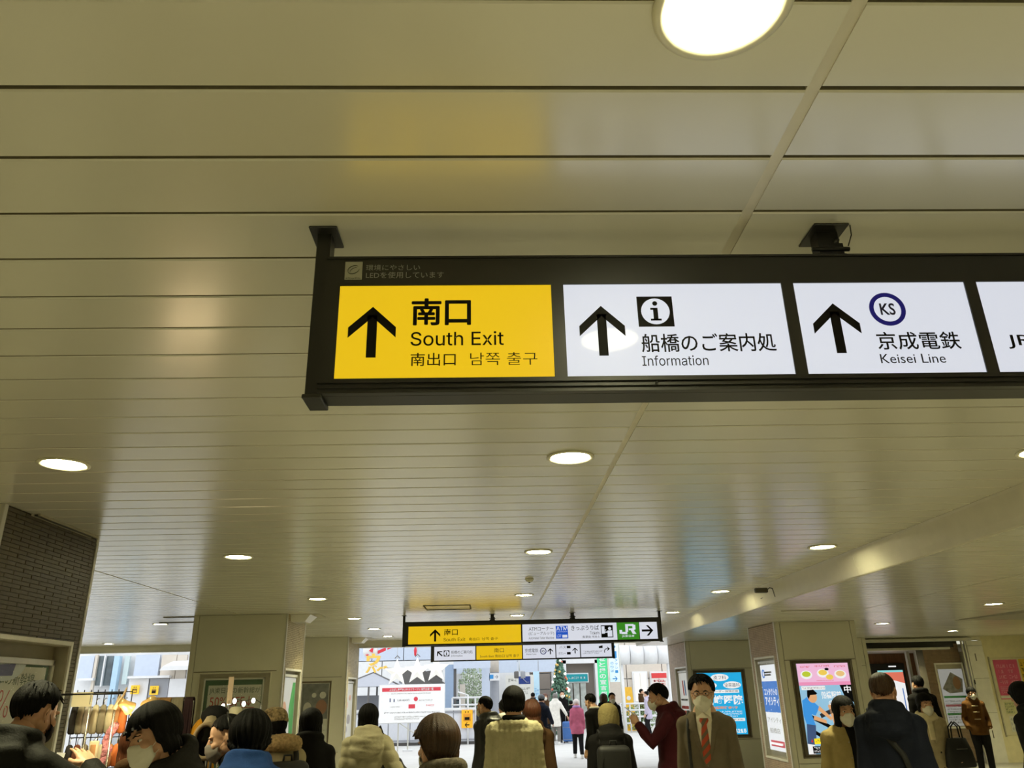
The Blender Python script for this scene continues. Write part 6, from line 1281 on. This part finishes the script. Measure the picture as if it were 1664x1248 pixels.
# yellow wet floor figure
c_ = at(1022,1138,36.5); o = empty('sign_figure', (c_.x,36.5,0), 0, 'yellow standing sign before the beige building', 'sign'); MB().prism([(-.28,0),(.28,0),(.16,1.75),(-.16,1.75)],0,.05).build('board', mat('yellow_stand',(244,190,60)), o); MB().disc(0,1.3,.09,-.006,0,14).build('symbol', O_wht, o); MB().prism([(-.26,0),(.26,0),(.14,1.6),(-.14,1.6)],.35,.38).build('rear_leg', mat('yellow_stand',(244,190,60)), o)
# -- facade seen through the left opening
lf = empty('side_building', (-11,26,0), 0, 'white and pale blue building seen through the left opening', 'building')
def lp(nm, q, Y, d, m, base=None): slab(lf, nm, rect(*q,Y), Y, d, m, base)
x0, x1 = at(95,1100,26.3).x, at(330,1100,26.3).x; MB().box(x0-1+11,x1+1.5+11,.5,.9,0,7).build('wall', O_wht, lf)
lp('wall_panel',(128,1066,151,1102),26.2,.1,O_pan); lp('wall_panel',(219,1064,258,1098),26.2,.1,O_pan); lp('wall_panel',(259,1064,283,1138),26.2,.1,O_beg,0); lp('wall_panel',(284,1064,300,1138),26.2,.1,O_beg,0); lp('wall_panel',(301,1064,318,1150),26.25,.1,W_('white_wall_panel',(226,226,228)),0)
lp('window_pane',(155,1066,166,1114),26.25,.08,O_glass); lp('window_pane',(168,1066,181,1114),26.25,.08,O_glass); lp('blue_pillar',(182,1066,191,1118),26.1,.2,W_('pale_sky_panel',(176,206,228)),0); lp('mullion',(166,1064,168,1116),26.15,.1,O_wht); lp('mullion',(151,1064,155,1118),26.15,.1,O_beg,0); lp('window_pane',(200,1066,208,1112),26.25,.08,W_('pale_glass',(200,216,216)))
lp('sill_band',(128,1102,151,1106),26.05,.15,O_wht); lp('ledge',(207,1098,275,1102),26.0,.3,O_wht); lp('door',(241,1103,272,1150),26.15,.08,O_gry,0); lp('door_surround',(273,1103,300,1150),26.12,.1,W_('white_wall_panel',(226,226,228)),0); lp('wall_panel',(207,1103,239,1150),26.18,.1,W_('white_wall_panel',(226,226,228)),0)
aw = empty('awning', (at(283,1086,25.4).x,25.4,0), 0, 'white awning at the right of the left opening', 'awning'); r_ = rect(259,1082,309,1089,25.4); MB().add([(r_[0]-aw.location.x,0,r_[2]),(r_[1]-aw.location.x,0,r_[2]),(r_[1]-aw.location.x,.9,r_[2]+.05),(r_[0]-aw.location.x,.9,r_[2]+.05),(r_[0]-aw.location.x+.1,0,r_[3]),(r_[1]-aw.location.x,0,r_[3]),(r_[1]-aw.location.x,.9,r_[3]+.2),(r_[0]-aw.location.x+.1,.9,r_[3]+.2)],[(0,3,2,1),(4,5,6,7),(0,1,5,4),(1,2,6,5),(2,3,7,6),(3,0,4,7)]).build('hood', O_wht, aw); MB().tube([(r_[1]-aw.location.x-.1,.1,r_[2]),(r_[1]-aw.location.x-.3,.85,r_[2]-.4)],.02,6).build('stay', M_alu, aw)
for k, (q, lb) in enumerate(((( 212,1113.5,226,1128),'left yellow lift sign on the white wall outside'),((243,1114.5,257,1129),'right yellow lift sign on the grey door outside'))):
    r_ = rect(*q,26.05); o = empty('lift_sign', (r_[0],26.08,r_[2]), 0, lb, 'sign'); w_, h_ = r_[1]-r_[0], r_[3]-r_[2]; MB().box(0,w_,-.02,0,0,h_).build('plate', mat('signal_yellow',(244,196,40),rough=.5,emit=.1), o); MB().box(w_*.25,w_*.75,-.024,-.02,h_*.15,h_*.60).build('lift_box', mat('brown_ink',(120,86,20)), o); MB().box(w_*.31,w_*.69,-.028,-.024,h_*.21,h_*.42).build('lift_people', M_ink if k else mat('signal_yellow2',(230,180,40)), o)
    for u in (.38,.6): MB().prism([(w_*(u-.07),h_*.72),(w_*(u+.07),h_*.72),(w_*u,h_*.86)],-.024,-.02).build('lift_arrow', M_ink, o)
# ================================================================== accessory stall on the left
M_wire = mat('black_wire_rack', (36,34,32), rough=.4, metal=.5); M_rod = mat('chrome_rod', (190,188,180), rough=.25, metal=.8)
# table the stall stands on
o = empty('stall_table', (-2.15,5.35,0), 0, 'stall table under a dark cloth at the left', 'table'); MB().rbox(-.52,.62,-.38,.42,.70,.76,.012,2).build('table_top', mat('dark_table_cloth',(70,58,46),rough=.9,bump=.2), o)
for sx_ in (-.46,.56):
    for sy_ in (-.32,.36): MB().tube([(sx_,sy_,0),(sx_,sy_,.70)],.018,8).build('leg', M_rod, o)
MB().box(-.50,.60,-.39,-.385,.25,.72).build('front_cloth', mat('dark_table_cloth',(70,58,46)), o)
# wire grid rack with hanging pouches
gr = empty('wire_rack', (-2.56,5.25,.76), 0, 'black wire grid rack hung with accessories at the far left', 'rack')
for k in range(9): MB().tube([(k*.042,0,0),(k*.042,0,1.0)],.003,5).build('wire', M_wire, gr)
for k in range(12): MB().tube([(0,.004,.05+k*.085),(.336,.004,.05+k*.085)],.003,5).build('wire', M_wire, gr)
for u in (0,.336): MB().box(u-.01,u+.01,-.15,.15,0,.012).build('foot', M_wire, gr)
M_it = [mat('pouch_grey',(150,140,118),rough=.8,bump=.2), mat('pouch_cream',(214,202,170),rough=.8), mat('pouch_black',(40,36,34),rough=.7), mat('pouch_tan',(180,130,84),rough=.8), mat('pouch_orange',(214,120,60),rough=.7), mat('pouch_pearl',(206,196,184),rough=.4), mat('pouch_rust',(120,66,44),rough=.8)]
def pouch(u, z, w_, h_, k, lb, y=-.035, nm='hanging_pouch'):
    o = empty(nm, (-2.56+u,5.25+y,.76+z), 0, lb, 'accessory', 'accessories hanging on the wire rack'); mb = MB()
    mb.loft(srings([(-h_,w_*.32,.008,0),(-h_*.94,w_*.48,.016,0),(-h_*.5,w_*.52,.022,0),(-h_*.12,w_*.40,.014,0),(-.006,w_*.2,.005,0)],14,2.6)); mb.build('body', M_it[k % 7], o); MB().tube([(0,0,-.008),(0,-.004,.016),(0,.012,.03),(0,.03,.028)],.0022,5).build('hook', M_rod, o); return o
ORD = ('first','second','third','fourth','fifth','sixth','seventh','eighth')
cols = ('grey','cream','black','tan','orange','pearl','rust')
seq = [(.02,2,.92),(.06,0,.92),(.10,5,.92),(.145,1,.92),(.19,0,.92),(.235,1,.92),(.275,3,.92),(.315,4,.92)]
for i, (u, k, z) in enumerate(seq): pouch(u, z, .046, .17, k, 'slim %s pouch hanging %s from the left on the top wire' % (cols[k], ORD[i]))
for i, (u, k) in enumerate(((.03,2),(.075,6),(.12,0),(.17,5),(.22,1),(.27,3),(.31,4))): pouch(u, .70, .044, .13, k, '%s pouch hanging %s from the left in the middle row' % (cols[k], ORD[i]), -.045)
for i, (u, k) in enumerate(((.04,1),(.09,2),(.15,2),(.20,0),(.26,5))): pouch(u, .50, .05, .15, k, '%s pouch hanging %s from the left in the lowest row' % (cols[k], ORD[i]), -.05)
# cream card headers along the top bar, rail
rl = empty('display_rail', (-2.60,5.12,1.735), 0, 'thin dark rail with cream card above the rack', 'rail'); MB().tube([(0,0,0),(.38,0,.0)],.006,8).build('rail', M_wire, rl); MB().box(.08,.20,-.004,.0,-.07,.01).build('card', M_it[1], rl); MB().tube([(.19,0,0),(.19,.02,-.975)],.006,6).build('post', M_rod, rl); MB().box(.13,.25,-.06,.1,-.975,-.965).build('foot', M_rod, rl)
# display hand (mannequin hand holding rings)
hk = empty('display_hand', (-2.215,5.02,1.655), R(20), 'pale mannequin display hand above the clip lamps', 'mannequin hand'); g_ = hand_geo('reach')[0] @ np.diag([1,1,-1])*.72; make('hand', g_ @ np.array(Matrix.Rotation(R(28),3,'Y')).T, [f[::-1] for f in hand_geo('reach')[2]], mat('mannequin_cream',(206,178,138),rough=.5), hk); MB().tube([(0,0,0),(0,0,-.895)],.006,8).build('stand', M_rod, hk)
# clip lamps
M_bulb = mat('warm_bulb',(255,226,170),rough=.3,var=0,emit=9.0); 
for k, (x, z, t) in enumerate(((-2.125,1.66,'left'),(-2.005,1.672,'right'))):
    o = empty('clip_lamp', (x,4.98,z), R(-20+50*k), 'small warm spot lamp on the stall, the %s one' % t, 'lamp', 'warm clip lamps on the stall'); hd = MB().lathe([(.014,.06),(.022,.055),(.026,.02),(.040,-.022),(.038,-.024)],20).build('shade', mat('brass_lamp',(206,170,110),rough=.35,metal=.4), o); bl = MB().lathe([(0,-.012),(.030,-.012),(.034,-.022),(.020,-.032),(0,-.034)],18).build('bulb', M_bulb, o)
    for q in (hd, bl): q.rotation_euler = (R(55),R(-25+50*k),0)
    MB().tube([(0,0,.02),(.03 if k else -.02,.04,-.02),(.06 if k else .01,.06,-.10),(.06,.08,-.90)],.006,6).build('arm', mat('brass_lamp',(206,170,110)), o)
    l_ = bpy.data.lights.new('lamp','POINT'); l_.energy = 2.2; l_.color = (1,.75,.42); l_.shadow_soft_size = .03; lo_ = bpy.data.objects.new('lamp', l_); COL.objects.link(lo_); lo_.parent = o; lo_.location = (.02,-.06,-.05)
# scarf rail with draped scarves
sr = empty('garment_rail', (-2.27,5.6,.76), 0, 'garment rail holding the scarves', 'rail'); MB().tube([(0,0,.925),(.30,0,.925)],.009,8).build('rail', M_rod, sr)
for u in (.0,.30): MB().tube([(u,0,0),(u,0,.925)],.009,8).build('upright', M_rod, sr); MB().box(u-.012,u+.012,-.1,.1,0,.012).build('foot', M_rod, sr)
def scarf(x, w_, L_, m, lb, seed, y=5.6):
    o = empty('scarf', (x,y,1.69), 0, lb, 'scarf', 'scarves draped over the rail'); rr = random.Random(seed); ph = rr.uniform(0,6); n = 22; top = []; rows_ = 14
    P_ = lambda s_, j, off: Vector((-w_/2+w_*j/(n-1)*(1+.12*math.sin(s_*3)), s_*0, 0))
    path = [(-.028-.006*math.sin(i),-L_*(1-i/6)) for i in range(6)]+[(-.022,0.006),(0,.018),(.022,.006)]+[(.028,-L_*.8*(i+1)/5) for i in range(5)]
    co = []; 
    for t_ in (0,.005):
        for (yy, zz) in path:
            for j in range(n):
                wv = .010*math.sin(j*1.25+ph+zz*3)+.006*math.sin(j*2.7+ph*2); k = min(1,abs(zz)/.12); co.append(((-w_/2+w_*j/(n-1))*(1+.10*k), yy+(wv*k if yy < 0 else -wv*k)+(t_ if yy < 0 else -t_), zz))
    N = len(path)*n; fs = []
    for i in range(len(path)-1):
        for j in range(n-1): a = i*n+j; fs += [(a,a+1,a+n+1,a+n),(N+a,N+a+n,N+a+n+1,N+a+1)]
    MB().add(co, fs, True).build('cloth', m, o); return o
scarf(-2.225,.085,.42,cloth('camel_scarf',(176,138,88)),'camel brown scarf nearest the lamps',1); scarf(-2.145,.075,.46,cloth('caramel_scarf',(150,116,74)),'darker caramel scarf second on the rail',2); scarf(-2.065,.075,.48,cloth('grey_green_scarf',(128,122,102)),'grey scarf third on the rail',3); scarf(-1.99,.055,.50,cloth('plum_black_scarf',(52,38,40)),'plum black scarf at the right end of the rail',4)
# mustard knit on a stand
o = empty('mustard_shawl', (-1.905,5.62,.76), 0, 'mustard yellow shawl on a stand right of the scarves', 'shawl'); mb = MB(); rg = []
for z, a in ((.28,.14),(.45,.12),(.62,.085),(.74,.06),(.80,.025),(.815,.006)): rg.append([Vector((a*(1+.16*math.sin(6*t+z*9))*math.cos(t),.6*a*(1+.12*math.sin(5*t))*math.sin(t),z)) for t in [2*PI*i/30 for i in range(30)]])
mb.loft(rg).build('shawl', cloth('mustard_wool',(196,140,40)), o); MB().tube([(0,0,0),(0,0,.6)],.012,8).build('stand', M_wire, o)
# oval mirror with wrapped frame
o = empty('oval_mirror', (-1.66,5.0,1.465), R(8), 'oval tabletop mirror with a grey wrapped frame', 'mirror'); mb = MB(); mb.tube([(.062*math.cos(2*PI*i/32),.0,.09*math.sin(2*PI*i/32)) for i in range(33)],.014,8); mb.build('frame', cloth('taupe_wrapped_frame',(126,110,86)), o); MB().disc(0,0,.06,-.004,.004,32,.088).build('glass', mat('mirror_glass',(40,38,36),rough=.04,metal=.9,var=0), o); MB().tube([(0,.01,-.1),(0,.03,-.70)],.012,8).build('stem', M_wire, o); MB().lathe([(0,-.705),(.08,-.705),(.08,-.695),(0,-.69)],20).build('base', M_wire, o)
# knit hats on stands
for x, y, z, m, lb, rx in ((-1.715,5.3,1.60,cloth('black_felt_hat',(24,24,24)),'black felt beret on a stand behind the mirror',.085),(-1.605,5.34,1.59,cloth('cream_felt_hat',(206,198,170)),'cream knit hat beside the black beret',.055),(-1.69,5.15,1.545,cloth('taupe_knit_hat',(140,128,104)),'taupe knit hat in front of the berets',.045)):
    o = empty('hat', (x,y,z), 0, lb, 'hat', 'hats on display stands'); mb = MB(); mb.lathe([(rx*.1,.055),(rx*.55,.05),(rx*.95,.018),(rx,-.012),(rx*.82,-.045),(rx*.72,-.06)],26); mb.build('crown', m, o); MB().lathe([(rx*.72,-.075),(rx*.76,-.07),(rx*.76,-.055),(rx*.72,-.05)],26).build('band', m, o); MB().tube([(0,0,-.06),(0,0,.762-z)],.010,8).build('stand', M_wire, o)
# price stick, sparkling earrings tree, small bulbs
o = empty('price_stick', (-1.645,5.32,.76), 0, 'tall pale price tag stick in front of the 50% OFF case', 'price tag'); MB().box(-.016,.016,-.003,.003,.90,1.06).build('tag', mat('pale_pink_tag',(196,176,150),rough=.6), o); MB().tube([(0,0,0),(0,0,.92)],.004,6).build('stick', M_rod, o)
o = empty('earring_tree', (-1.785,5.02,.735), 0, 'golden glittering earring stand between the shoppers', 'earring stand'); MB().tube([(0,0,.025),(0,0,.70)],.006,8).build('stem', M_rod, o); rr = random.Random(21); M_gold = mat('shiny_gold',(230,196,110),rough=.18,metal=1.0)
ge = MB().ell((0,0,0),(.009,.009,.013),8,6).mesh('earring'); ge.materials.append(M_gold)
for k in range(40):
    q = bpy.data.objects.new('earring', ge); COL.objects.link(q); q.parent = o; a = rr.uniform(0,2*PI); q.location = (.045*math.cos(a)*rr.uniform(.4,1),.045*math.sin(a)*rr.uniform(.4,1),.64+rr.uniform(-.05,.06))
M_led = mat('string_light',(255,255,250),var=0,emit=6.0); lm = MB().ell((0,0,0),(.012,.012,.016),10,8).mesh('bulb'); lm.materials.append(M_led)
o = empty('string_lights', (-1.72,5.45,1.66), 0, 'string of small white bulbs above the hats', 'string lights'); wp = [(0,0,.0),(.035,0,.022),(.07,0,.03),(.13,0,.012),(.19,0,.03),(.24,0,.0)]; MB().tube(wp,.002,5).build('wire', M_wire, o); MB().tube([(0,0,0),(0,0,-.90)],.004,6).build('post', M_rod, o); MB().tube([(.24,0,0),(.24,0,-.90)],.004,6).build('post', M_rod, o)
for x, y, z in wp[:-1]: q = bpy.data.objects.new('bulb', lm); COL.objects.link(q); q.parent = o; q.location = (x,y-.004,z-.014)
# pink fluffy scarf hanging low on the rack, white pouch card in front
o = empty('fluffy_scarf', (-2.25,5.08,1.56), 0, 'pink fluffy scarf hanging from the rack edge', 'scarf'); mb = MB(); mb.tube([(.03,.0,.01),(.01,0,-.03),(-.015,0,-.08),(0,0,-.13),(-.01,0,-.19),(-.05,0,-.26)],[.022,.026,.022,.028,.024,.02],10); c_, n_, f_ = fuse(mb,.006,1); c_ = c_+n_*np.array([.006*mnoise.noise((p[0]*60,p[1]*60,p[2]*60)) for p in c_])[:,None]; make('fur', c_, f_, mat('pink_fluff',(214,140,150),rough=.95,bump=.8,bscale=120), o); MB().tube([(.02,.06,.0),(.03,.0,.02)],.003,5).build('hook', M_rod, o)
o = empty('carded_pouch', (-2.315,5.05,1.42), 0, 'cream carded pouch held near the reaching hand', 'accessory'); MB().rbox(-.028,.028,-.01,.01,-.07,.06,.008,2).build('body', M_it[1], o); MB().rbox(-.016,.016,-.014,-.008,-.055,.04,.003,1).build('window', M_it[3], o); MB().tube([(0,0,.06),(0,.1,.10),(0,.16,.09)],.002,5).build('hook', M_rod, o)
o = empty('paper_card', (-2.50,5.02,1.37), R(10), 'white paper card standing low at the rack', 'card'); MB().prism([(-.03,-.05),(.02,-.05),(.04,.05),(-.005,.055)],-.002,.002).build('card', O_wht, o); MB().tube([(0,0,-.05),(0,.0,-.61)],.003,5).build('stick', M_rod, o)
